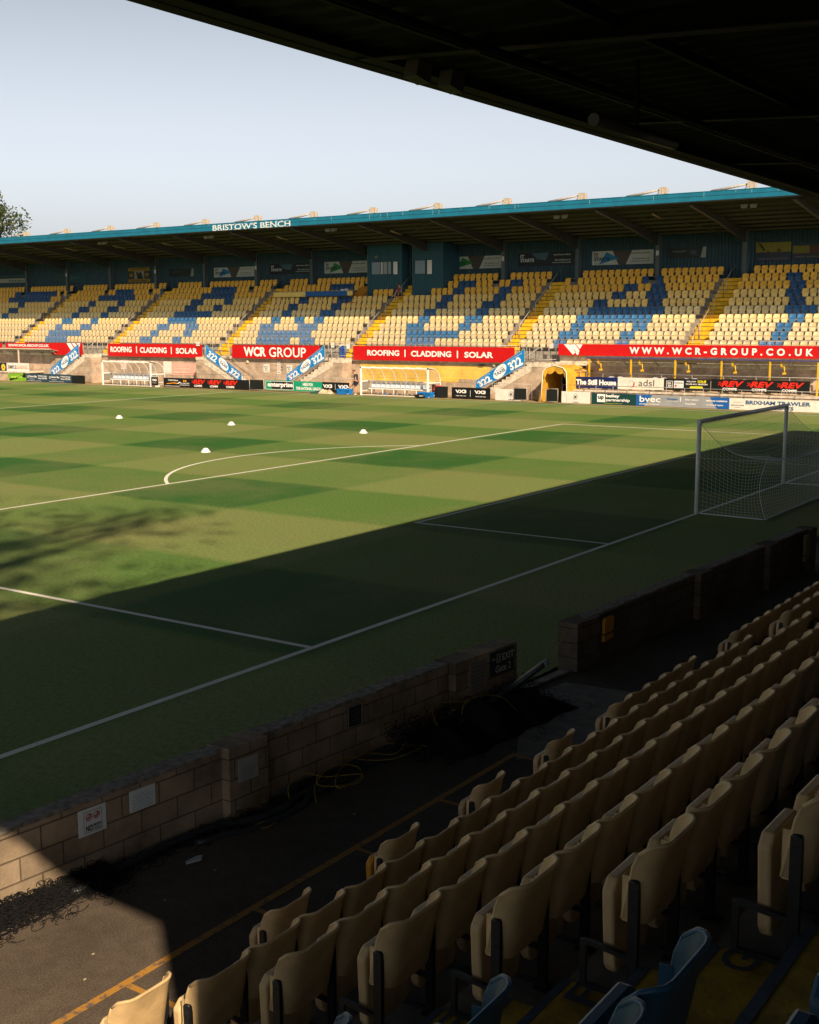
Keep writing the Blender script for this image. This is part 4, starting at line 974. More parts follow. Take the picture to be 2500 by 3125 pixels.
ext_stair('concrete stair falling to the right below the left roofing banner', 52.4, 56.9)
ext_stair('concrete stair rising to the right before the white-lettered red group banner', 48.3, 43.8)
ext_stair('concrete stair rising to the right between the nearer dugout and the tunnel', 31.2, 27.1)
BLU = (8, 128, 205); WH = (235, 236, 238)
def taxi(label, Yl, Yr, zl0, zl1, zr0, zr1):
    sh = -.34 if zr0 > zl0 else .34
    X = 35.9; c4 = [(X, Yl, zl0), (X, Yr, zr0), (X, Yr, zr1), (X, Yl, zl1)]
    board('banner', label, 'banner', c4, BLU, [('P', [(.36,.0), (.66,.0), (.66,1), (.36,1)], BLU, 0, 'graphic')][:0]+[
        ('P', [(.50+.135*math.cos(a*math.pi/12)*(1 if True else 1), .5+.49*math.sin(a*math.pi/12)) for a in range(24)], WH, 1, 'oval'),
        ('T', '322', .06, .31, .10, .76, WH, 3, sh), ('T', '322', .69, .94, .10, .76, WH, 3, sh),
        ('T', 'TAXIS', .395, .605, .32, .60, (40, 60, 110), 2, sh*.5), ('T', 'PRICE FIRST', .42, .58, .66, .76, (120, 130, 160), 1),
        ('T', 'book your journey today', .05, .30, .80, .88, WH, 1), ('T', 'book your journey today', .69, .95, .80, .88, WH, 1)], th=.02, nrm=Vector((-1, 0, 0)), group='blue 322 taxi banners on the outside stairs', frame=((150, 165, 175), .03))
taxi('blue 322 taxi banner sloping up to the right at the far left', 75.64, 71.78, .30, 1.15, 2.27, 3.34)
taxi('blue 322 taxi banner sloping down to the right', 56.59, 52.83, 2.42, 3.44, .50, 1.25)
taxi('blue 322 taxi banner sloping up beside the red group banner', 48.24, 44.47, .55, 1.18, 2.42, 3.48)
taxi('blue 322 taxi banner sloping up at the end of the red roofing banner', 31.33, 27.55, .50, 1.17, 2.28, 3.39)

# red banners
RED = (196, 10, 12); WHT = (245, 240, 238)
def wlogo(u0, u1, col=WHT, v0=.0, v1=1.0):
    d = u1-u0
    f = lambda a, b_: (u0+d*a, v0+(v1-v0)*b_)
    return [('P', [f(0, 1), f(.33, 1), f(.66, .32), f(.50, 0)][::1], col, 1, 'emblem'), ('P', [f(.36, 1), f(.60, 1), f(.84, .42), f(.78, 0), f(.70, .02)], col, 1, 'emblem'), ('P', [f(.64, 1), f(1, 1), f(.85, .55)], col, 1, 'emblem')]
board('banner', 'sliver of a red banner at the left edge of the picture', 'banner', faceX(37, 86.5, 83.79, 2.87, 3.33), RED, th=.03)
board('banner', 'red web address banner at the far left, ending in white slanting bars', 'banner', faceX(37, 83.26, 76.84, 2.90, 3.36), RED,
      [('T', 'WWW.WCR-GROUP.CO.UK', .06, .96, .25, .78, WHT, 2.5)], th=.03)
board('banner', 'deep red banner with slanting white bars behind the far left taxi stair', 'banner', faceX(37, 76.83, 72.53, 2.34, 3.40), RED,
      [('P', [(.50, 1), (.63, 1), (.75, .45), (.66, .2)], WHT, 1, 'emblem'), ('P', [(.66, 1), (.76, 1), (.88, .55), (.82, .40)], WHT, 1, 'emblem'), ('P', [(.80, 1), (.92, 1), (.90, .68)], WHT, 1, 'emblem')], th=.03)
board('banner', 'red roofing and cladding banner left of the descending taxi stair', 'banner', faceX(37, 69.31, 58.1, 2.32, 3.40), RED,
      [('T', 'ROOFING', .03, .265, .32, .76, WHT, 2.5), ('P', rect(.313, .322, .26, .80), WHT, 1), ('T', 'CLADDING', .355, .64, .30, .74, WHT, 2.5), ('P', rect(.683, .692, .24, .78), WHT, 1), ('T', 'SOLAR', .735, .955, .28, .72, WHT, 2.5)], th=.03)
board('banner', 'red WCR GROUP banner above the three white wall notices', 'banner', faceX(37, 54.80, 45.83, 2.37, 3.40), RED,
      [('T', 'WCR', .14, .40, .14, .86, WHT, 3), ('T', 'GROUP', .435, .85, .12, .85, WHT, 1)], th=.03)
board('banner', 'wide red roofing, cladding and solar banner above the nearer dugout', 'banner', faceX(37, 42.66, 28.97, 2.40, 3.43), RED,
      [('T', 'ROOFING', .095, .305, .32, .72, WHT, 2.5), ('P', rect(.338, .345, .26, .76), WHT, 1), ('T', 'CLADDING', .38, .63, .30, .70, WHT, 2.5), ('P', rect(.664, .671, .24, .74), WHT, 1), ('T', 'SOLAR', .71, .88, .28, .68, WHT, 2.5)], th=.03)
txt = 'WWW.WCR-GROUP.CO.UK'
its = wlogo(.022, .095, v0=.05, v1=.97)
xs = [.158, .206, .254, .303, .336, .384, .428, .476, .506, .552, .601, .648, .695, .746, .779, .827, .876, .920, .968]
# letters placed one by one because they are widely spaced (fractions of the 17 m banner seen from the left)
Yspan = (25.64, 6.9)
px2u = lambda Y: (Yspan[0]-Y)/(Yspan[0]-Yspan[1])
board('banner', 'long red banner with white emblem and widely spaced web address, right', 'banner', faceX(37, 25.64, 6.9, 2.96, 3.70), RED, its+[('T', txt, px2u(20.55), px2u(8.95), .20, .78, WHT, 3, 0, 1.75)], th=.03)

# pitchside boards
def ad(label, Y1, Y0, z1, col, items, X=34.5, z0=.02, frame=None, group='advertising boards along the far touchline'):
    return board('advertising_board', label, 'advertising board', faceX(X, Y1, Y0, z0, z1), col, items, th=.05, group=group, frame=frame)
OR = (222, 40, 22)
def revs(n, u0, u1, hi=.88, lo=.1):
    o = []; d = (u1-u0)/n; H = hi-lo
    for i in range(n):
        a = u0+d*i; w_ = d*.86
        o += [('T', 'REV', a+w_*.18, a+w_, lo+H*.38, hi, OR, 3.5, .12), ('T', 'COMPS', a+w_*.20, a+w_*.78, lo, lo+H*.28, WHT, 3)]
        for r in range(3):
            for c in range(2): o.append(('P', rect(a+w_*(.02+.07*c+.03*(r % 2)), a+w_*(.06+.07*c+.03*(r % 2)), lo+H*(.52+.13*r), lo+H*(.62+.13*r)), OR, 1, 'chequer'))
    return o
def vx(u0, u1, v0, v1): return [('T', 'VX3', u0, u1, v0, v1, WHT, 4, 0)]
board('advertising_board', 'lime green and black board tilted against the fence, far left', 'advertising board', [(34.5, 79.7, .02), (34.5, 77.3, .05), (34.5, 77.3, .78), (34.5, 79.9, .66)], (120, 170, 40),
      [('P', [(.05, .05), (.95, .55), (.97, .8), (.05, .35)], (20, 24, 20), 1), ('T', 'Inter-Line', .18, .80, .40, .72, (190, 230, 90), 2), ('P', rect(.85, 1, .45, 1), (20, 22, 20), 2)], th=.05, group='advertising boards along the far touchline')
for i, (a, c) in enumerate(((77.28, 74.36), (74.34, 71.26))):
    ad('slate blue holiday homes board, %s of the two at the far left' % ('left', 'right')[i], a, c, .76, (40, 66, 82), [('D', .09, .60, .11, WHT, 1), ('D', .09, .60, .07, (40, 66, 82), 2), ('T', 'Devon Bay', .16, .50, .48, .78, WHT, 2), ('T', 'by the sea', .17, .38, .28, .40, WHT, 1), ('T', 'Holiday homes', .56, .96, .62, .82, WHT, 2), ('T', 'from £70,995', .56, .96, .34, .56, WHT, 2), ('T', 'call us today on the number below', .06, .7, .08, .18, WHT, 1)])
ad('plain black board at the right end of the holiday homes boards', 71.22, 69.56, .72, (18, 20, 20), [])
ad('black electrical board with an orange brush stroke, right of the far dugout', 60.04, 57.09, .78, (20, 21, 22), [('T', "O'Neill Holman", .18, .56, .66, .84, WHT, 1.5), ('P', [(.10, .36), (.40, .50), (.55, .42), (.52, .34), (.40, .40), (.12, .30)], (235, 150, 20), 1), ('P', [(.52, .40), (.62, .60), (.66, .58), (.56, .36)], WHT, 2), ('P', rect(.75, .80, .58, .80), (235, 150, 20), 1), ('P', rect(.82, .87, .58, .80), (235, 150, 20), 1), ('T', 'Office 01803 322322', .62, .98, .38, .50, WHT, 1.5), ('T', 'www.electrical.co.uk', .62, .98, .20, .32, WHT, 1), ('T', 'General Electrical Contractors', .05, .62, .05, .16, WHT, 1)], z0=.06)
ad('black board with three red lettered logos between the dugouts', 57.07, 51.60, .80, (17, 18, 19), revs(3, .03, .97), z0=.06)
ad('short plain black board left of the gate between the dugouts', 51.58, 50.80, .80, (17, 18, 19), [], z0=.06)
def gate(label, Y1, Y0, X=34.5):
    t = thing('gate', label, 'gate', (X, Y0, 0), 'black panelled pitchside gates')
    q = MB()
    for y in (Y1, Y0): q.tube([(X, y, 0), (X, y, .92)], .025, 6)
    for z in (.09, .90): q.tube([(X, Y1, z), (X, Y0, z)], .02, 6)
    q.build('frame', M_GALV, t); q = MB(); q.box((X-.02, Y1-.04, .11), (X+.01, Y0+.04, .84)); q.build('panel', colmat((22, 26, 25)), t)
gate('black panelled gate in a pale frame left of the green hire car board', 50.75, 49.32)
gate('black panelled gate right of the white motor badge board near the tunnel', 27.56, 26.58)
gate('black panelled gate open in front of the yellow tunnel mouth', 25.0, 24.15, 34.2)
GR = (12, 140, 105)
ad('green-edged black hire car board with white lettering', 49.21, 46.28, .86, GR, [('P', rect(.03, .97, .08, .92), WHT, 1), ('P', rect(.045, .955, .12, .88), (28, 30, 30), 2), ('P', rect(.045, .24, .12, .88), GR, 3), ('T', 'enterprise', .10, .95, .22, .80, WHT, 3)], z0=.10)
ad('green league board, here for the national league', 46.25, 43.66, .84, (20, 150, 115), [('T', 'HERE FOR', .30, .68, .55, .85, WHT, 2.5), ('T', 'THE NATIONAL LEAGUE', .05, .96, .14, .44, WHT, 2.5)], z0=.10)
ad('black board with two white logos and a bar behind the bags', 43.63, 41.18, .84, (17, 18, 19), vx(.03, .38, .45, .80)+[('P', rect(.485, .495, .3, .85), WHT, 1)]+vx(.60, .97, .42, .78), z0=.08)
ad('plain black board right of the nearer dugout', 33.78, 32.73, .80, (24, 27, 26), [], z0=.04)
ad('black board with two white logos and Latin motto under the taxi stair', 32.39, 29.36, .78, (16, 17, 18), vx(.10, .39, .50, .80)+[('P', rect(.487, .495, .20, .76), WHT, 1)]+vx(.60, .89, .48, .78)+[('T', 'VENI VIDI VICI', .11, .38, .22, .30, WHT, 1), ('T', 'VENI VIDI VICI', .62, .89, .20, .28, WHT, 1)])
def badge(u, v, r=.20):
    return [('D', u, v, r, (120, 122, 124), 1, r*.93), ('D', u, v, r*.7, (120, 122, 124), 1, r*.65), ('T', 'M', u-.035, u+.035, v-.12, v+.12, (35, 36, 38), 2), ('T', 'football club', u-.09, u+.09, .06, .14, (60, 62, 66), 3)]
ad('white board with round grey badge half behind the gate', 28.95, 27.02, .77, (222, 216, 208), badge(.62, .55))
ad('white board with round grey badge right of the tunnel', 24.04, 22.03, .75, (226, 222, 214), badge(.5, .55))
ad('dark green partnership board with white square emblem', 21.92, 18.91, .71, (14, 62, 62), [('P', rect(.13, .31, .20, .92), WHT, 1), ('T', 'up', .155, .285, .36, .74, (14, 62, 62), 3), ('T', 'bailey', .33, .64, .58, .92, WHT, 3), ('T', 'partnership', .33, .87, .22, .56, WHT, 2), ('T', 'www.baileypartnership.co.uk', .29, .70, .06, .15, (190, 200, 60), 1)])
GY = (150, 153, 158)
ad('grey plumbing and heating board with blue corners', 18.89, 12.98, .70, GY, [('P', [(0, 0), (.09, 0), (.18, 1), (0, 1)], (18, 92, 170), 1), ('P', [(.80, 1), (1, 1), (1, 0), (.88, 0), (.84, .35)], (18, 92, 170), 1), ('T', 'bvec', .04, .27, .36, .90, WHT, 1), ('T', 'plumbing & heating', .04, .26, .10, .24, WHT, 1.5),
   ('T', 'Worcester', .34, .46, .62, .80, (60, 110, 170), 2), ('P', rect(.34, .46, .50, .52), WHT, 1), ('P', rect(.485, .492, .5, .9), WHT, 1), ('T', 'Boiler installation', .54, .68, .62, .78, WHT, 1.5), ('T', 'Renewables', .54, .65, .26, .42, WHT, 1.5), ('T', 'Bathroom installations', .76, .98, .60, .76, WHT, 2), ('T', 'Servicing & repairs', .76, .94, .22, .38, WHT, 2)])
ad('white trawler agents board with blue lettering behind the goal', 12.97, 6.2, .68, (228, 222, 214), [('T', 'BRIXHAM TRAWLER', .145, .70, .50, .84, (52, 92, 138), 2), ('T', 'AGENTS', .34, .56, .10, .40, (52, 92, 138), 2), ('T', 'BRIXHAM', .02, .13, .34, .44, (120, 120, 118), 1.5), ('T', 'IN DEVON', .045, .10, .16, .24, (130, 130, 128), 1), ('P', [(.03, .66), (.06, .72), (.11, .70), (.13, .64), (.10, .60), (.05, .60)], (120, 122, 120), 1), ('P', [(.035, .665), (.06, .705), (.11, .69), (.125, .64), (.10, .615), (.05, .615)], (228, 222, 214), 2)])
G2 = 'boards on the raised platform'
ad('navy blue board with white serif lettering beside the tunnel', 23.76, 20.76, 1.64, (16, 32, 88), [('T', 'The Still House', .03, .97, .30, .78, WHT, 3.5)], X=35.8, z0=.92, group=G2)
ad('cream board with a red and grey ring and thin grey lettering', 20.75, 17.66, 1.66, (226, 218, 206), [('D', .30, .48, .24, (200, 202, 205), 1, .17), ('P', [(.355, .62), (.38, .60), (.37, .30), (.33, .14), (.315, .2), (.345, .36)], (215, 60, 40), 2), ('T', 'adsl', .46, .80, .30, .86, (95, 95, 95), 0)], X=35.8, z0=.94, group=G2)
ad('black streaming board with yellow button, follow your club all season', 17.64, 14.67, 1.67, (22, 24, 27), [('P', rect(.05, .19, .20, .80), WHT, 1), ('P', rect(.06, .18, .24, .76), (22, 24, 27), 2), ('T', 'DA', .08, .16, .52, .70, WHT, 3), ('T', 'ZN', .08, .16, .29, .47, WHT, 3), ('P', rect(.22, .43, .20, .82), (225, 225, 225), 1), ('P', rect(.23, .42, .60, .66), (60, 60, 62), 2), ('D', .26, .38, .07, (200, 60, 70), 2), ('T', 'FOLLOW', .50, .70, .72, .84, WHT, 2), ('T', 'YOUR', .72, .92, .66, .90, (235, 220, 40), 3, .1), ('T', 'CLUB ALL SEASON', .48, .94, .50, .62, WHT, 2), ('P', [(.58, .16), (.83, .16), (.85, .26), (.83, .38), (.58, .38), (.56, .26)], (225, 215, 40), 1)], X=35.8, z0=.96, group=G2)
ad('long black board with three red lettered logos on the platform at right', 14.62, 8.72, 1.70, (17, 18, 19), revs(3, .07, .98), X=35.8, z0=.97, group=G2)
ad('navy board with a yellow roundel at the left edge', 82.9, 81.70, 1.56, (24, 36, 60), [('D', .62, .5, .3, (235, 190, 30), 1), ('D', .62, .5, .07, (40, 34, 20), 2)], X=35.8, z0=.76, group=G2)
ad('white board with thin grey and pink lettering at the far left', 81.68, 78.56, 1.58, (226, 218, 212), [('T', 'SIMPLE', .06, .46, .34, .74, (70, 70, 72), 1), ('T', 'EARNING', .48, .95, .36, .72, (225, 160, 140), 1)], X=35.8, z0=.76, group=G2)

# wall notices
def wsign(label, Y1, Y0, z0, z1, col, items, nm='wall_notice'):
    board(nm, label, 'sign', faceX(WX-.012, Y1, Y0, z0, z1), col, items, th=.008, group='notices on the far block wall')
for i, (a, c) in enumerate(((51.76, 51.15), (49.40, 48.84))):
    wsign('white block notice with an arrow, %s of the pair under the group banner' % ('left', 'right')[i], a, c, 1.28, 1.90, (228, 224, 216), [('T', 'BLOCK 2', .12, .88, .62, .82, (90, 90, 92), 1.5), ('T', 'ONLY', .25, .75, .36, .54, (90, 90, 92), 1.5), ('P', rect(.15, .9, .16, .21), (30, 30, 30), 1)])
wsign('small white notice, top of the three stacked under the group banner', 50.37, 50.02, 1.84, 2.13, (226, 214, 204), [('P', rect(.2, .8, .4, .6), (130, 140, 190), 1)])
wsign('small pink-marked notice, middle of the three stacked on the wall', 50.37, 50.02, 1.50, 1.80, (226, 210, 202), [('D', .5, .5, .1, (215, 130, 120), 1, .07)])
wsign('small white notice, bottom of the three stacked on the wall', 50.37, 50.02, 1.16, 1.46, (226, 214, 204), [('P', rect(.25, .75, .3, .6), (130, 140, 170), 1)])
wsign('tiny dark green notice right of the three stacked notices', 49.95, 49.80, 1.46, 1.72, (40, 70, 50), [('P', rect(.3, .7, .3, .7), WHT, 1)])
wsign('tiny dark green notice on bare wall left of the nearer dugout', 43.62, 43.47, 1.55, 1.85, (60, 80, 50), [('P', rect(.3, .7, .3, .7), WHT, 1)])
wsign('faded pink board with pale lettering on the wall right of the far dugout', 61.94, 59.15, .86, 1.84, (238, 170, 155), [('T', 'Torbay', .3, .62, .66, .82, (245, 205, 195), 2), ('T', 'Service & Funday', .10, .80, .42, .60, (245, 210, 200), 2), ('T', 'Football Centre', .10, .62, .14, .32, (245, 210, 200), 2)], 'faded_board')
wsign('pale green First Aid sign left of the tunnel', 27.70, 26.3, 1.97, 2.21, (206, 216, 204), [('D', .10, .5, .07, (90, 130, 100), 1, .05), ('T', 'First Aid', .24, .80, .25, .75, (120, 130, 118), 2)], 'first_aid_sign')
wsign('white paper on the wall behind the right end of the far dugout', 62.9, 61.95, .9, 1.95, (225, 220, 214), [])
wsign('white paper on the wall behind the left end of the far dugout', 68.1, 67.4, 1.2, 1.95, (230, 214, 206), [('D', .4, .5, .18, (225, 150, 140), 1, .13)])
for i, (y, z) in enumerate(((53.4, 2.08), (34.3-3.6, 2.22))):
    l = thing('bulkhead_light', ('round white bulkhead light under the left end of the group banner', 'round white bulkhead light under the roofing banner by the taxi stair')[i], 'light', (WX, y, z)); q = MB(); q.blob((WX-.06, y, z), (.08, .14, .14), 14, 8); q.build('diffuser', colmat((225, 205, 165)), l); q = MB(); q.tube([(WX, y, z), (WX-.05, y, z)], .15, 14); q.build('base', M_GALV, l)
o = MB(); o.box((WX-.14, 31.5, 2.16), (WX, 31.85, 2.24)); tag(o.build('wall_camera', M_DSTEEL), 'small dark fitting left of the round light under the roofing banner', 'fitting')
o = thing('cabinet', 'blue door panel in the gap right of the middle taxi banner', 'cabinet', (37.4, 44, 2.5)); q = MB(); q.box((37.5, 43.82, 2.55), (37.62, 44.30, 3.42)); q.build('door', colmat((50, 85, 160)), o); q = MB(); q.box((37.46, 43.76, 3.43), (37.62, 44.36, 3.48)); q.build('lintel', M_WHITE, o)
for i, (a, z) in enumerate(((44.75, 3.28), (43.3, 3.2))):
    board('paper_notice', ('white paper on the gate rails left of the blue door panel', 'white paper on the gate rails right of the blue door panel')[i], 'sign', faceX(37.0, a, a-.32, z, z+.34), (226, 218, 210), [], th=.006)
board('paper_notice', 'small pink paper on the rail beside the long web address banner', 'sign', faceX(37.0, 26.3, 26.0, 3.4, 3.72), (232, 205, 200), [], th=.006)
board('paper_notice', 'white paper and dark box on the rail right of the left roofing banner', 'sign', faceX(36.9, 58.65, 58.25, 3.28, 3.62), (232, 215, 210), [], th=.006)

# dugouts
def dugout(label, Y1, Y0, nse, group):
    t = thing('dugout', label, 'dugout', (35.2, (Y0+Y1)/2, 0), group)
    Xf, Xb, H = 34.5, 36.1, 2.02; L = Y1-Y0
    b = MB()
    for y in (Y0+.05, Y1-.05): b.box((Xf-.05, y-.05, 0), (Xf+.05, y+.05, H))
    b.box((Xf-.05, Y0, H-.10), (Xf+.05, Y1, H)); b.box((Xf, Y0, 0.02), (Xf+.08, Y1, .06)); b.build('front_frame', M_WHITE, t)
    prof = [(Xf, H)]+[(Xf+.35+1.2*math.sin(a*math.pi/16), .95+(H-.97)*math.cos(a*math.pi/16)) for a in range(9)]+[(Xb-.05, .0)]
    n = 6
    for i in range(n+1):
        y = Y0+.04+(L-.08)*i/n; b = MB(); b.tube([(x, y, z) for x, z in prof], .028, 6); b.build('rib', M_WHITE, t)
    b = MB()
    for x, z in ((Xf+.9, .98), (Xf+.02, .98), (Xb-.06, .95), (Xb-.05, .05)): 
        if x > Xf+.5: b.box((x-.02, Y0+.04, z-.03), (x+.02, Y1-.04, z+.04))
    for y in (Y0+.05, Y1-.05): b.box((Xf, y-.03, .95), (Xb-.05, y+.03, 1.02)); b.box((Xf, y-.03, .30), (Xb-.05, y+.03, .34))
    b.build('rail', M_WHITE, t)
    gl = MB(); sh = prof[1:9]; 
    for i in range(len(sh)-1): (x0, z0), (x1, z1) = sh[i], sh[i+1]; gl.face([(x0, Y0+.05, z0), (x0, Y1-.05, z0), (x1, Y1-.05, z1), (x1, Y0+.05, z1)])
    for y in (Y0+.06, Y1-.06): gl.face([(Xf, y, 1.02)]+[(x, y, z) for x, z in prof[:9]]+[(prof[8][0], y, 1.02)])
    gl.build('glazing', M_CLEAR, t)
    for i in range(n):
        y = Y0+L*(i+.5)/n; b = MB(); (x0, z0), (x1, z1) = sh[0], sh[2]; b.hexa([(x0+.05, y-.26, z0-.03), (x0+.05, y+.26, z0-.03), (x1+.1, y+.26, z1-.06), (x1+.1, y-.26, z1-.06)], [(x0+.05, y-.26, z0-.01), (x0+.05, y+.26, z0-.01), (x1+.1, y+.26, z1-.04), (x1+.1, y-.26, z1-.04)]); b.build('roof_vent', mat('dark_vent', (.09,.08,.07,1), .6), t)
    bs = MB(); bs.box((35.15, Y0+.3, .46), (35.55, Y1-.25, .50)); bs.box((35.12, Y0+.3, .42), (35.16, Y1-.25, .50))
    bb = bs.build('bench_frame', M_WHITE, t)
    for i in range(6):
        y = Y0+.5+(L-1.0)*i/5
        for x in (35.15, 35.5): MB().tube([(x, y, 0), (x, y, .45)], .028, 6).build('leg', M_WHITE, t)
    sp_ = (L-.7)/nse
    for i in range(nse):
        y = Y0+.45+sp_*(i+.5); q = MB(); w = sp_*.46
        def fn(u, v): e = abs(2*u-1); vv = v*2; 
        def fs1(u, v):
            e = abs(2*u-1)
            if v < .45: k = v/.45; return (35.08+.34*k, y+(-w+2*w*u), .52-.03*k+.03*e*e)
            k = (v-.45)/.55; return (35.42+.13*k-.05*e*e*k, y+(-w+2*w*u)*(1-.25*k**3), .49+.42*k-.06*k*e**3)
        q.grid(fs1, 6, 8); q.build('seat', mat('pale_blue_seat_plastic', (.52,.60,.68,1), .4, noise=.06), t)
    for y in (Y1-.05,): b = MB(); b.box((Xf+.05, y-.01, .34), (Xf+1.0, y+.01, .95)); b.build('side_panel', mat('grey_glazing', (.22,.20,.17,1), .3), t)
    return t
M_CLEAR = bpy.data.materials.new('clear_dugout_glazing'); M_CLEAR.use_nodes = True
_n = M_CLEAR.node_tree; _n.nodes.clear(); _o = _n.nodes.new('ShaderNodeOutputMaterial'); _m = _n.nodes.new('ShaderNodeMixShader'); _t = _n.nodes.new('ShaderNodeBsdfTransparent'); _d = _n.nodes.new('ShaderNodeBsdfPrincipled')
_d.inputs['Base Color'].default_value = (.6,.58,.52,1); _d.inputs['Roughness'].default_value = .25; _m.inputs[0].default_value = .16; _t.inputs[0].default_value = (.93,.93,.92,1)
_n.links.new(_t.outputs[0], _m.inputs[1]); _n.links.new(_d.outputs[0], _m.inputs[2]); _n.links.new(_m.outputs[0], _o.inputs[0])
dugout('white framed dugout with pale blue bench seats, further left', 67.3, 61.45, 10, 'dugouts beside the far touchline')
dugout('white framed dugout against the yellow wall in the middle', 40.13, 34.28, 12, 'dugouts beside the far touchline')
board('advertising_board', 'small black logo panel on the right end of the far dugout', 'advertising board', faceX(34.42, 61.38, 60.62, .14, .80), (17, 18, 19), vx(.16, .84, .5, .78)+[('T', 'VENI VIDI VICI', .2, .8, .26, .33, WHT, 1)], th=.03)
q = MB(); q.prism([(34.45, 60.95, 0), (34.45, 60.70, 0), (34.45, 60.66, .13), (34.45, 61.0, .13)], (.25, 0, 0)); tag(q.build('white_bucket', M_WHITE), 'white bucket under the small black logo panel', 'bucket')

# player tunnel
t = thing('tunnel', 'yellow canvas players tunnel with scalloped mouth in the far wall', 'tunnel', (35.5, 24.6, 0))
YC = mat('yellow_canvas', (.68,.36,.035,1), .6, noise=.18, nscale=3, bump=.3)
ar = [(25.55, 0), (25.48, 1.2), (25.42, 1.95), (25.2, 2.22), (24.6, 2.38), (23.98, 2.24), (23.74, 1.95), (23.70, 1.2), (23.68, 0)]
def arch(u, v):
    s_ = v*(len(ar)-1); i = min(int(s_), len(ar)-2); f = s_-i; y = ar[i][0]*(1-f)+ar[i+1][0]*f; z = ar[i][1]*(1-f)+ar[i+1][1]*f
    x = 34.55+2.7*u; fl = .05*math.sin(14*u+3*v*4)*math.sin(math.pi*v)
    return (x, y+(.18*(1-u)*(1 if y > 24.6 else -.1)*max(0, 1-z/1.5))+fl*.5, z+fl*.4-.02*u)
b = MB(); b.grid(arch, 14, 32); b.build('canvas', YC, t)
b = MB()
N = 24
for i in range(N):
    def at(s): s_ = s*(4)+2; i_ = int(min(s_, 5.999)); f = s_-i_; return ar[i_][0]*(1-f)+ar[i_+1][0]*f, ar[i_][1]*(1-f)+ar[i_+1][1]*f
    (ya, za), (yb, zb) = at(i/N), at((i+1)/N); da = .34+.14*abs(math.sin(i*math.pi/6)); db = .34+.14*abs(math.sin((i+1)*math.pi/6))
    b.face([(34.53, ya, za), (34.53, yb, zb), (34.60, yb*.97+24.6*.03, zb-db), (34.60, ya*.97+24.6*.03, za-da)])
b.build('scalloped_valance', YC, t)
b = MB(); b.tube([(34.52, y, z) for y, z in ar], .028, 8); b.build('hoop', M_WHITE, t)
b = MB(); b.box((37.2, 23.75, 0), (37.28, 25.4, 2.3)); b.build('dark_doorway', mat('tunnel_dark', (.01,.01,.01,1), .9), t)
t2 = thing('side_awning', 'low yellow canvas awning joining the tunnel to the wall at its right', 'awning', (36.8, 23.3, 1)); b = MB()
b.grid(lambda u, v: (35.9+1.3*u, 23.85-.75*v-.03*math.sin(8*u), 2.12-.08*v-.03*math.sin(9*v+3*u)), 6, 6); b.grid(lambda u, v: (35.95+.03*math.sin(9*u), 23.85-.75*u, .95+1.12*v), 6, 4); b.build('canvas', YC, t2)
railing('railing', 'short grey rail on the near side of the tunnel', 22.95, 23.9, 35.85, .82, 2.02, .5, (1.0,), None, .02)

# kit on the touchline
def coolbox(label, Y1, Y0, X, H, col, wheel=True):
    t = thing('cool_box', label, 'cool box', (X, Y0, 0)); m_ = colmat(col, .4)
    b = MB(); b.hexa([(X-.22, Y0+.02, .03), (X+.2, Y0+.02, .03), (X+.2, Y1-.03, .03), (X-.22, Y1-.03, .03)], [(X-.25, Y0, H*.78), (X+.22, Y0, H*.78), (X+.22, Y1, H*.78), (X-.25, Y1, H*.78)]); b.build('body', m_, t)
    b = MB(); b.box((X-.27, Y0-.01, H*.80), (X+.24, Y1+.01, H)); b.build('lid', m_, t)
    b = MB()
    for f in (.3, .7): y = Y0+(Y1-Y0)*f; b.box((X-.275, y-.02, H*.62), (X-.255, y+.02, H*.9))
    b.build('latch', M_DSTEEL, t)
    if wheel: b = MB(); b.tube([(X-.27, Y0+.14, .07), (X-.2, Y0+.14, .07)], .07, 12); b.build('wheel', M_GALV, t)
    board('x', '', '', [(X-.262, Y0+.22, .12), (X-.262, Y0+.06, .12), (X-.262, Y0+.06, H*.7), (X-.262, Y0+.22, H*.7)], (14, 40, 90), [('T', '5', .2, .8, .1, .9, col, 2)], th=.004, parent=t, panel='number_label')
    return t
coolbox('blue wheeled cool box under the standing person foot', 41.95, 40.82, 34.3, .42, (20, 120, 200))
coolbox('blue wheeled cool box at the right end of the nearer dugout', 34.79, 33.73, 34.15, .40, (20, 120, 200))
t = thing('kit_bag', 'black kit bag in front of the right blue cool box', 'bag', (33.9, 34.5, 0)); b = MB(); b.blob((33.75, 34.5, .14), (.2, .46, .14), 16, 8, jit=.06); b.build('body', M_DSTEEL, t); b = MB(); b.box((33.53, 34.15, .14), (33.56, 34.4, .2)); b.build('label_patch', colmat((210, 210, 205)), t)
t = thing('kit_bag', 'dark green net bag slumped against the league board', 'bag', (34.2, 43.9, 0)); b = MB()
b.grid(lambda u, v: (34.25+.25*math.cos(math.pi*v), 44.45-1.05*u, .02+(.10+.24*u**1.3)*math.sin(math.pi*v)*(.9+.15*math.sin(11*u+5*v))), 14, 8); b.build('body', mat('dark_green_cloth', (.02,.085,.06,1), .8, noise=.3), t); b = MB(); b.tube([(34.1, 44.4, .1), (34.05, 44.0, .16), (34.05, 43.5, .3)], .012, 5); b.build('drawstring', M_GALV, t)
t = thing('kit_bag', 'cream canvas sack lying beside the green net bag', 'bag', (34.2, 43, 0)); b = MB()
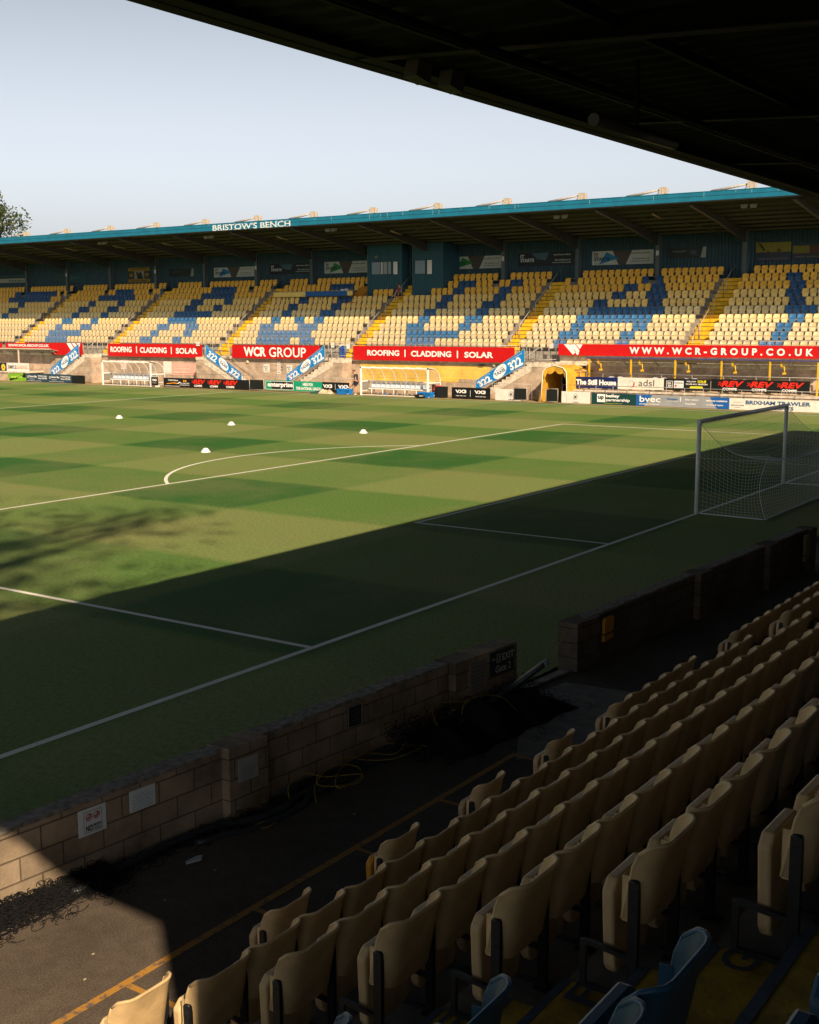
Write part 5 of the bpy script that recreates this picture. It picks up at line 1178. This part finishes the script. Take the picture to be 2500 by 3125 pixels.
b.grid(lambda u, v: (34.2+.25*math.cos(math.pi*v), 43.6-1.15*u, .02+(.30+.06*math.sin(9*u)+.04*math.cos(23*u+4*v))*math.sin(math.pi*v)*(math.sin(math.pi*min(1, u*1.0+.04)))**.35), 20, 10); b.build('body', mat('cream_canvas', (.58,.48,.33,1), .9, noise=.25, nscale=7), t); b = MB(); b.tube([(34.0, 42.75, .2), (33.98, 42.6, .32), (34.0, 42.5, .2), (34.0, 42.55, .08)], .015, 5); b.build('strap', colmat((150, 110, 60)), t)
t = thing('red_kit', 'bright red kit and black logo panel behind the nearer dugout end', 'kit', (34.9, 34, 0)); b = MB(); b.blob((34.9, 33.75, .72), (.12, .36, .12), 12, 8, jit=.1); b.blob((34.9, 34.0, .45), (.1, .16, .32), 12, 8, jit=.1); b.build('cloth', mat('red_cloth', (.68,.05,.03,1), .7, noise=.2), t); b = MB(); b.box((34.95, 33.95, .3), (34.98, 34.3, .9)); b.build('panel', M_DSTEEL, t)
o = MB(); o.tube([(34.6, 38.0, 0), (34.6, 38.0, .2)], .035, 10); o.tube([(34.6, 38.0, .2), (34.6, 38.0, .24)], .018, 8); tag(o.build('water_bottle', colmat((40, 110, 190))), 'small blue bottle under the dugout bench', 'bottle')

# ---------------------------------------------------------------- far-stand hoardings, press boxes, desk
def wall_board(label, Y1, Y0, z0, z1, col, items, nm='wall_banner'):
    board(nm, label, 'banner', faceX(46.38, Y1, Y0, z0, z1), col, items, th=.03, group='banners on the back wall of the far stand')
DK = (24, 30, 34); LG = (176, 178, 172)
def starts(light, tri):
    fg = (28, 36, 44) if light else (190, 196, 198)
    o = []
    if light: o += [('P', [(.34, 1), (.66, 1), (.56, 0), (.44, 0)], (72, 60, 56), 1), ('P', [(.12, .05), (.24, .93), (.45, .45)], tri, 2)]
    else: o += [('P', [(.24, .93), (.56, .98), (.50, .4), (.34, .5)], (60, 92, 108), 1)]
    o += [('T', 'IT', .04, .11, .60, .86, fg, 3), ('T', 'STARTS', .04, .29, .30, .56, fg, 3), ('T', 'South Devon College', .64, .94, .70, .84, fg, 1.5), ('T', 'Visit southdevon.ac.uk', .66, .94, .34, .46, fg, 1), ('T', 'to find your future career', .62, .95, .14, .26, fg, 1.5)]
    return o
TB, TG = (30, 110, 160), (40, 120, 60)
wall_board('pale college banner with a blue triangle left of the fascia lettering end', 65.48, 60.67, 9.17, 10.02, LG, starts(True, TB))
wall_board('dark college banner between two pale ones, left of the press boxes', 58.85, 54.11, 9.27, 10.14, DK, starts(False, TB))
wall_board('pale college banner with a green triangle left of the press boxes', 52.76, 48.22, 9.20, 10.15, LG, starts(True, TG))
wall_board('pale college banner with a green triangle right of the press boxes', 40.17, 35.39, 9.22, 10.16, LG, starts(True, TG))
wall_board('dark college banner right of the press boxes', 34.05, 29.37, 9.27, 10.26, DK, starts(False, TB))
wall_board('pale college banner with a blue triangle, largest at right', 27.92, 23.16, 9.18, 10.16, LG, starts(True, TB))
wall_board('dark paint company banner with one pale slanted panel, right', 22.11, 19.30, 9.48, 10.2, (34, 40, 42), [('T', 'valspar', .12, .50, .50, .76, (120, 128, 130), 1), ('P', [(.86, .0), (1, 0), (1, 1), (.92, 1)], (150, 155, 150), 1), ('P', rect(.60, .76, .3, .7), (70, 75, 80), 1)])
wall_board('dark banner with one pale slanted panel, far left', 71.2, 68.0, 9.35, 10.05, (30, 36, 38), [('T', 'valspar', .12, .50, .50, .76, (80, 88, 90), 1), ('P', [(.86, .0), (1, 0), (1, 1), (.92, 1)], (130, 135, 125), 1)])
wall_board('dim yellow and dark banner with swimmers, gone not forgotten', 15.83, 13.46, 9.07, 10.32, (44, 46, 60), [('P', rect(0, 1, .48, 1), (120, 112, 30), 1), ('P', [(.08, .9), (.14, .95), (.28, .58), (.22, .56)], (50, 46, 30), 2), ('D', .66, .56, .14, (96, 50, 34), 2), ('D', .36, .46, .12, (70, 44, 40), 2), ('T', 'GONE NOT FORGOTTEN', .06, .94, .08, .18, (110, 112, 120), 1)])
wall_board('dim yellow and brown banner at the right edge of the back wall', 13.34, 9.5, 9.16, 10.12, (50, 46, 50), [('P', rect(0, .28, .40, .90), (112, 104, 30), 1), ('P', rect(.28, .9, .40, .86), (80, 44, 30), 1), ('T', 'PRIDE, PASSION, PLAINMOOR', .04, .9, .08, .2, (110, 112, 120), 1.5)])
wall_board('yellow banner with a dark bird over a pale centre, years at its sides', 76.66, 73.72, 8.95, 10.3, (46, 46, 44), [('P', rect(0, 1, .78, 1), (150, 118, 22), 1), ('P', rect(0, 1, 0, .22), (150, 118, 22), 1), ('P', rect(.28, .74, .22, .78), (130, 130, 124), 1), ('P', [(.42, .22), (.40, .5), (.5, .62), (.58, .76), (.64, .5), (.7, .22)], (30, 30, 34), 2), ('D', .42, .62, .16, (90, 50, 34), 3), ('T', '18', .06, .2, .36, .62, (160, 124, 20), 3), ('T', '99', .8, .95, .36, .62, (160, 124, 20), 3), ('T', 'TORQUAY UNITED', .1, .9, .83, .95, (40, 38, 30), 2), ('T', 'YELLOW ARMY', .1, .9, .05, .17, (40, 38, 30), 2)])
wall_board('teal banner with faint lettering, far left of the back wall', 86.8, 82.6, 9.1, 10.0, (26, 70, 78), [('T', 'Regency', .3, .72, .4, .7, (70, 110, 112), 2), ('P', rect(.05, .2, .1, .8), (40, 60, 60), 1)])
wall_board('navy banner with a pale strip below at the left edge', 97, 91.5, 9.3, 10.3, (20, 45, 60), [('P', rect(0, 1, 0, .42), (150, 150, 135), 1), ('T', 'Chartered accountants', .1, .9, .55, .8, (60, 95, 110), 1.5), ('T', 'Business solutions', .45, .9, .1, .3, (50, 50, 46), 1)])
def booth(label, Y1, Y0, zb, wins, Xf=44.0):
    t = thing('press_box', label, 'press box', (45, Y0, zb)); b = MB(); y = Y0
    b.box((Xf+.05, Y0, zb), (46.4, Y1, 11.15))
    while y < Y1-.05: b.box((Xf, y, zb), (Xf+.06, min(y+.13, Y1), 11.15)); y += .17
    b.build('wall', mat('booth_cladding', (.024,.085,.12,1), .6, noise=.1), t)
    for (a, c, z0, z1, m_) in wins:
        q = MB(); q.box((Xf-.03, a, z0), (Xf-.004, c, z1)); w_ = q.build('window', m_, t); q = MB()
        for p0, p1 in (((a, z0), (c, z0)), ((a, z1), (c, z1)), ((a, z0), (a, z1)), ((c, z0), (c, z1))): q.beam((Xf-.03, p0[0], p0[1]), (Xf-.03, p1[0], p1[1]), .03, .04)
        q.build('frame', M_CLAD, w_)
    return t
booth('blue press box with a wide window and white blinds, left of the pair', 46.55, 43.15, 7.0, [(45.15, 46.05, 8.88, 9.86, M_GLASS), (44.95, 45.14, 8.88, 9.86, M_BLIND), (44.5, 44.93, 8.88, 9.86, mat('grey_blind', (.25,.28,.28,1), .6)), (44.12, 44.48, 8.88, 9.86, M_GLASS), (43.5, 43.95, 8.84, 9.85, M_BLIND)])
booth('blue press box with one dark and one white pane, right of the pair', 42.2, 39.3, 6.6, [(40.9, 41.88, 8.82, 9.86, M_GLASS), (40.26, 40.75, 8.78, 9.87, M_BLIND)])
q = MB(); q.box((43.8, 45.4, 10.15), (43.95, 45.6, 10.3)); q.beam((43.9, 45.5, 10.3), (44, 45.5, 10.4), .04, .04); tag(q.build('security_camera', colmat((130, 125, 120))), 'small pale security camera on the left press box', 'camera')
t = thing('press_desk', 'long press desk, cream half and blue half, among the upper seats', 'desk', (43, 51, 7.2))
b = MB(); b.box((42.62, 51.78, 7.22), (42.66, 55.18, 7.60)); b.box((42.62, 46.96, 7.26), (42.66, 47.5, 7.64)); b.build('cream_front', colmat((225, 195, 110)), t)
b = MB(); b.box((42.62, 47.5, 7.24), (42.66, 51.78, 7.62)); b.build('blue_front', colmat((20, 85, 150)), t)
b = MB(); b.box((42.62, 46.96, 7.61), (43.05, 55.18, 7.64)); b.build('top', M_CONC, t)
for i in range(13): y = 47.0+8.1*i/12; MB().beam((42.8, y, 6.6), (42.8, y, 7.6), .04, .04).build('leg', M_DSTEEL, t)
for i, y in enumerate((48.1, 47.7)): q = MB(); q.box((42.75, y-.13, 7.65), (42.9, y+.13, 7.78)); tag(q.build('paper_pad', colmat((205, 205, 200))), ('white pad on the blue desk, left one', 'white pad on the blue desk, right one')[i], 'paper')
q = MB(); q.hexa([(42.7, 46.7, 6.6), (42.7, 47.0, 6.6), (44.4, 47.0, 7.4), (44.4, 46.7, 7.4)], [(42.7, 46.62, 6.7), (42.7, 47.6, 6.7), (44.4, 47.4, 8.0), (44.4, 46.5, 8.0)]); tag(q.build('orange_screen', mat('orange_screen_paint', (.60,.24,.02,1), .7)), 'orange sloping panel between the press desk and the left press box', 'panel')

# ---------------------------------------------------------------- people
SKIN = mat('figure_skin', (.55,.27,.16,1), .6, noise=.08); SHIRT = mat('navy_training_shirt', (.022,.026,.045,1), .8, noise=.2); SHORT = mat('navy_shorts', (.018,.022,.05,1), .8, noise=.2); HAIR = mat('brown_hair', (.10,.045,.02,1), .8); SHOE = mat('white_trainer', (.8,.78,.76,1), .6)  # one even skin colour shared by both figures
def skin_body(name, verts, edges, radii, m_, parent, sub=2, root=0):
    me = bpy.data.meshes.new(name); o_ = org(parent)
    me.from_pydata([tuple(Vector(v)-o_) for v in verts], edges, []); me.materials.append(m_)
    o = bpy.data.objects.new(name, me); COL.objects.link(o); o.parent = parent
    md = o.modifiers.new('skin', 'SKIN'); md.use_smooth_shade = True
    for i, r in enumerate(radii):
        sv = me.skin_vertices[0].data[i]; sv.radius = r if isinstance(r, tuple) else (r, r); sv.use_root = (i == root)
    s = o.modifiers.new('sub', 'SUBSURF'); s.levels = sub; s.render_levels = sub
    return o
def figure(label, base, J, seated=False, facing=1, shirt=SHIRT, short=SHORT):
    """J: joints relative to base"""
    t = thing('person', label, 'person', base); B = Vector(base); g = lambda k: B+Vector(J[k])
    V = [g('pelvis'), g('waist'), g('chest'), g('neck'), g('skull'), g('crown')]; E_ = [(0, 1), (1, 2), (2, 3), (3, 4), (4, 5)]; RR = [.13, .115, .14, .055, .085, .07]
    for s in 'lr':
        k = len(V); V += [g(s+'sh'), g(s+'el'), g(s+'wr'), g(s+'palm')]; E_ += [(2, k), (k, k+1), (k+1, k+2), (k+2, k+3)]; RR += [.055, .042, .028, .034]
        pv = (g(s+'palm')-g(s+'wr')).normalized(); sd_ = Vector((1, 0, 0)) if abs(pv.x) < .7 else Vector((0, 0, 1))
        for q in range(4):      # four fingers of unequal length and a thumb from the side of the palm
            k2 = len(V); L_ = (.07, .082, .077, .06)[q]; a = g(s+'palm')+sd_*(-.026+.0175*q); V += [a+pv*.02, a+pv*(.02+L_*.55)+Vector((0, 0, -.008)), a+pv*(.02+L_*.9)+Vector((0, 0, -.028))]; E_ += [(k+3, k2), (k2, k2+1), (k2+1, k2+2)]; RR += [.009, .0085, .0075]
        k2 = len(V); a = g(s+'palm')-sd_*.03-pv*.03; V += [a-sd_*.012, a-sd_*.03+pv*.035]; E_ += [(k+3, k2), (k2, k2+1)]; RR += [.011, .009]
    for s in 'lr':
        k = len(V); V += [g(s+'hip'), g(s+'kn'), g(s+'cf'), g(s+'an'), g(s+'toe')]; E_ += [(0, k), (k, k+1), (k+1, k+2), (k+2, k+3), (k+3, k+4)]; RR += [.095, .06, .062, .038, .035]
    skin_body('body', V, E_, RR, SKIN, t)
    # head details, hair
    sk = g('skull'); f = Vector((0, facing, 0)); h = MB(); h.blob(sk+Vector((0, -.015*facing, .055)), (.082, .098, .085), 14, 8); h.build('hair', HAIR, t)
    n_ = MB(); n_.blob(sk+f*.098+Vector((0, 0, -.012)), (.014, .02, .022), 8, 6)
    for sx in (-1, 1): n_.blob(sk+Vector((sx*.083, 0, -.005)), (.014, .022, .032), 8, 6)
    n_.build('ears_and_nose', SKIN, t)
    e_ = MB()
    for sx in (-1, 1): e_.blob(sk+f*.088+Vector((sx*.032, 0, .012)), (.011, .006, .007), 8, 6)
    e_.box(sk+f*.086+Vector((-.022, 0, -.048)), sk+f*.092+Vector((.022, 0, -.042))); e_.build('eyes_and_mouth', HAIR, t)
    bd = MB(); bd.blob(sk+f*.05+Vector((0, 0, -.075)), (.058, .05, .032), 10, 6); bd.build('beard', HAIR, t)
    # clothes follow the body
    V = [g('pelvis')+Vector((0, 0, .03)), g('waist'), g('chest'), g('neck')-Vector((0, 0, .05))]; E_ = [(0, 1), (1, 2), (2, 3)]; RR = [.145, .13, .158, .07]
    for s in 'lr': k = len(V); V += [g(s+'sh'), g(s+'sh').lerp(g(s+'el'), .72)]; E_ += [(2, k), (k, k+1)]; RR += [.075, .066]
    skin_body('shirt', V, E_, RR, shirt, t)
    V = [g('pelvis')]; E_ = []; RR = [.152]
    for s in 'lr': k = len(V); V += [g(s+'hip'), g(s+'hip').lerp(g(s+'kn'), .78)]; E_ += [(0, k), (k, k+1)]; RR += [.115, .098]
    skin_body('shorts', V, E_, RR, short, t)
    for s in 'lr':
        a = g(s+'an'); b_ = g(s+'toe'); skin_body('shoe', [a-(b_-a)*.15, a.lerp(b_, .5), b_+(b_-a)*.1], [(0, 1), (1, 2)], [.052, .05, .04], SHOE, t)
    return t
# standing on one leg, the other foot up on the cool box, one hand at the chin
tp = figure('person in navy kit standing with one foot up on the blue cool box', (34.3, 40.36, 0), dict(
    pelvis=(0, 0, .95), waist=(0, .01, 1.12), chest=(0, .05, 1.36), neck=(0, .12, 1.53), skull=(0, .20, 1.66), crown=(0, .19, 1.74),
    lsh=(.17, .06, 1.42), lel=(.20, .16, 1.18), lwr=(.06, .30, 1.34), lpalm=(.03, .31, 1.43), rsh=(-.17, .02, 1.42), rel=(-.26, -.15, 1.20), rwr=(-.20, .0, 1.02), rpalm=(-.18, .08, 1.01),
    lhip=(.09, .05, .90), lkn=(.10, .40, .72), lcf=(.10, .56, .61), lan=(.10, .74, .50), ltoe=(.10, .90, .52),
    rhip=(-.09, 0, .90), rkn=(-.09, .0, .50), rcf=(-.09, -.03, .36), ran=(-.09, -.04, .07), rtoe=(-.09, .14, .045)))
b = MB(); B_ = Vector((34.3, 40.36, 0)); b.box(B_+Vector((-.30, -.06, 1.30-.42-.1)), B_+Vector((-.205, .0, .9))); 
figure('person sitting in shade on the top steps beside the left press box', (43.75, 43.15, ZK(8)), dict(
    pelvis=(0, 0, .40), waist=(0, 0, .56), chest=(-.05, 0, .80), neck=(-.08, 0, .97), skull=(-.10, 0, 1.10), crown=(-.10, 0, 1.18),
    lsh=(-.05, .17, .86), lel=(-.16, .24, .62), lwr=(-.38, .14, .56), lpalm=(-.45, .12, .56), rsh=(-.05, -.17, .86), rel=(-.16, -.24, .62), rwr=(-.38, -.14, .56), rpalm=(-.45, -.12, .56),
    lhip=(-.05, .09, .40), lkn=(-.45, .14, .46), lcf=(-.48, .14, .28), lan=(-.50, .14, .05), ltoe=(-.66, .14, .03),
    rhip=(-.05, -.09, .40), rkn=(-.45, -.14, .46), rcf=(-.48, -.14, .28), ran=(-.50, -.14, .05), rtoe=(-.66, -.14, .03)), seated=True, shirt=mat('dull_red_shirt', (.22,.05,.03,1), .8))

# ---------------------------------------------------------------- trees
def tree(label, base, H, crown, n, leaf, seed, trunk=.35, lo=.28):
    rnd = random.Random(seed); t = thing('tree', label, 'tree', base); B = Vector(base); b = MB()
    b.tube([B, B+Vector((.1, .1, H*.3)), B+Vector((0, .2, H*.6)), B+Vector((.1, .1, H*.85))], [trunk, trunk*.8, trunk*.5, trunk*.15], 8); tr = b.build('trunk', mat('bark', (.07,.05,.035,1), .95, noise=.3), t)
    lm = MB(); tips = []
    for i in range(26):
        z = H*rnd.uniform(lo, max(.8, lo+.28)); a = rnd.uniform(0, 6.28); L_ = crown*rnd.uniform(.55, .98)*(1.15-abs(z/H-.5)); s_ = B+Vector((0, 0, z)); e = s_+Vector((math.cos(a)*L_, math.sin(a)*L_, L_*rnd.uniform(.15, .6)))
        m_ = s_.lerp(e, .5)+Vector((0, 0, -.05*L_)); lm.tube([s_, m_, e], [trunk*.3, trunk*.16, .03], 5)
        for q in range(3): tips.append(s_.lerp(e, rnd.uniform(.45, 1.05))+Vector((rnd.gauss(0, .5), rnd.gauss(0, .5), rnd.gauss(0, .5))))
    tips.append(B+Vector((0, 0, H*.95))); lm.build('limb', MATS['bark'], t)
    c = MB()
    rad = [rnd.uniform(.55, 1.5)*crown/5.5 for _ in tips]
    for i in range(n):
        k = rnd.randrange(len(tips)); p = tips[k]+Vector([rnd.gauss(0, 1) for _ in range(3)]).normalized()*rad[k]*rnd.uniform(.35, 1.1)
        u = Vector([rnd.gauss(0, 1) for _ in range(3)]).normalized(); v = u.cross(Vector([rnd.gauss(0, 1) for _ in range(3)])).normalized(); l_ = leaf*rnd.uniform(.6, 1.3)
        c.face([p-u*l_, p+v*l_*.55, p+u*l_, p-v*l_*.55], mi=rnd.randrange(3))
    c.build('crown', [mat('leaf_olive', (.085,.095,.02,1), .7), mat('leaf_green', (.045,.07,.018,1), .7), mat('leaf_dark', (.025,.045,.02,1), .7)], t)
tree('leafy tree rising behind the left end of the far roof', (59.6, 124.2, 0), 24.0, 8.5, 34000, .20, 4)
tree('tall tree behind the near stand whose shadow falls on the pitch at left', (-44.5, -18, 0), 31, 10.5, 2300, .20, 8, .7, lo=.60)
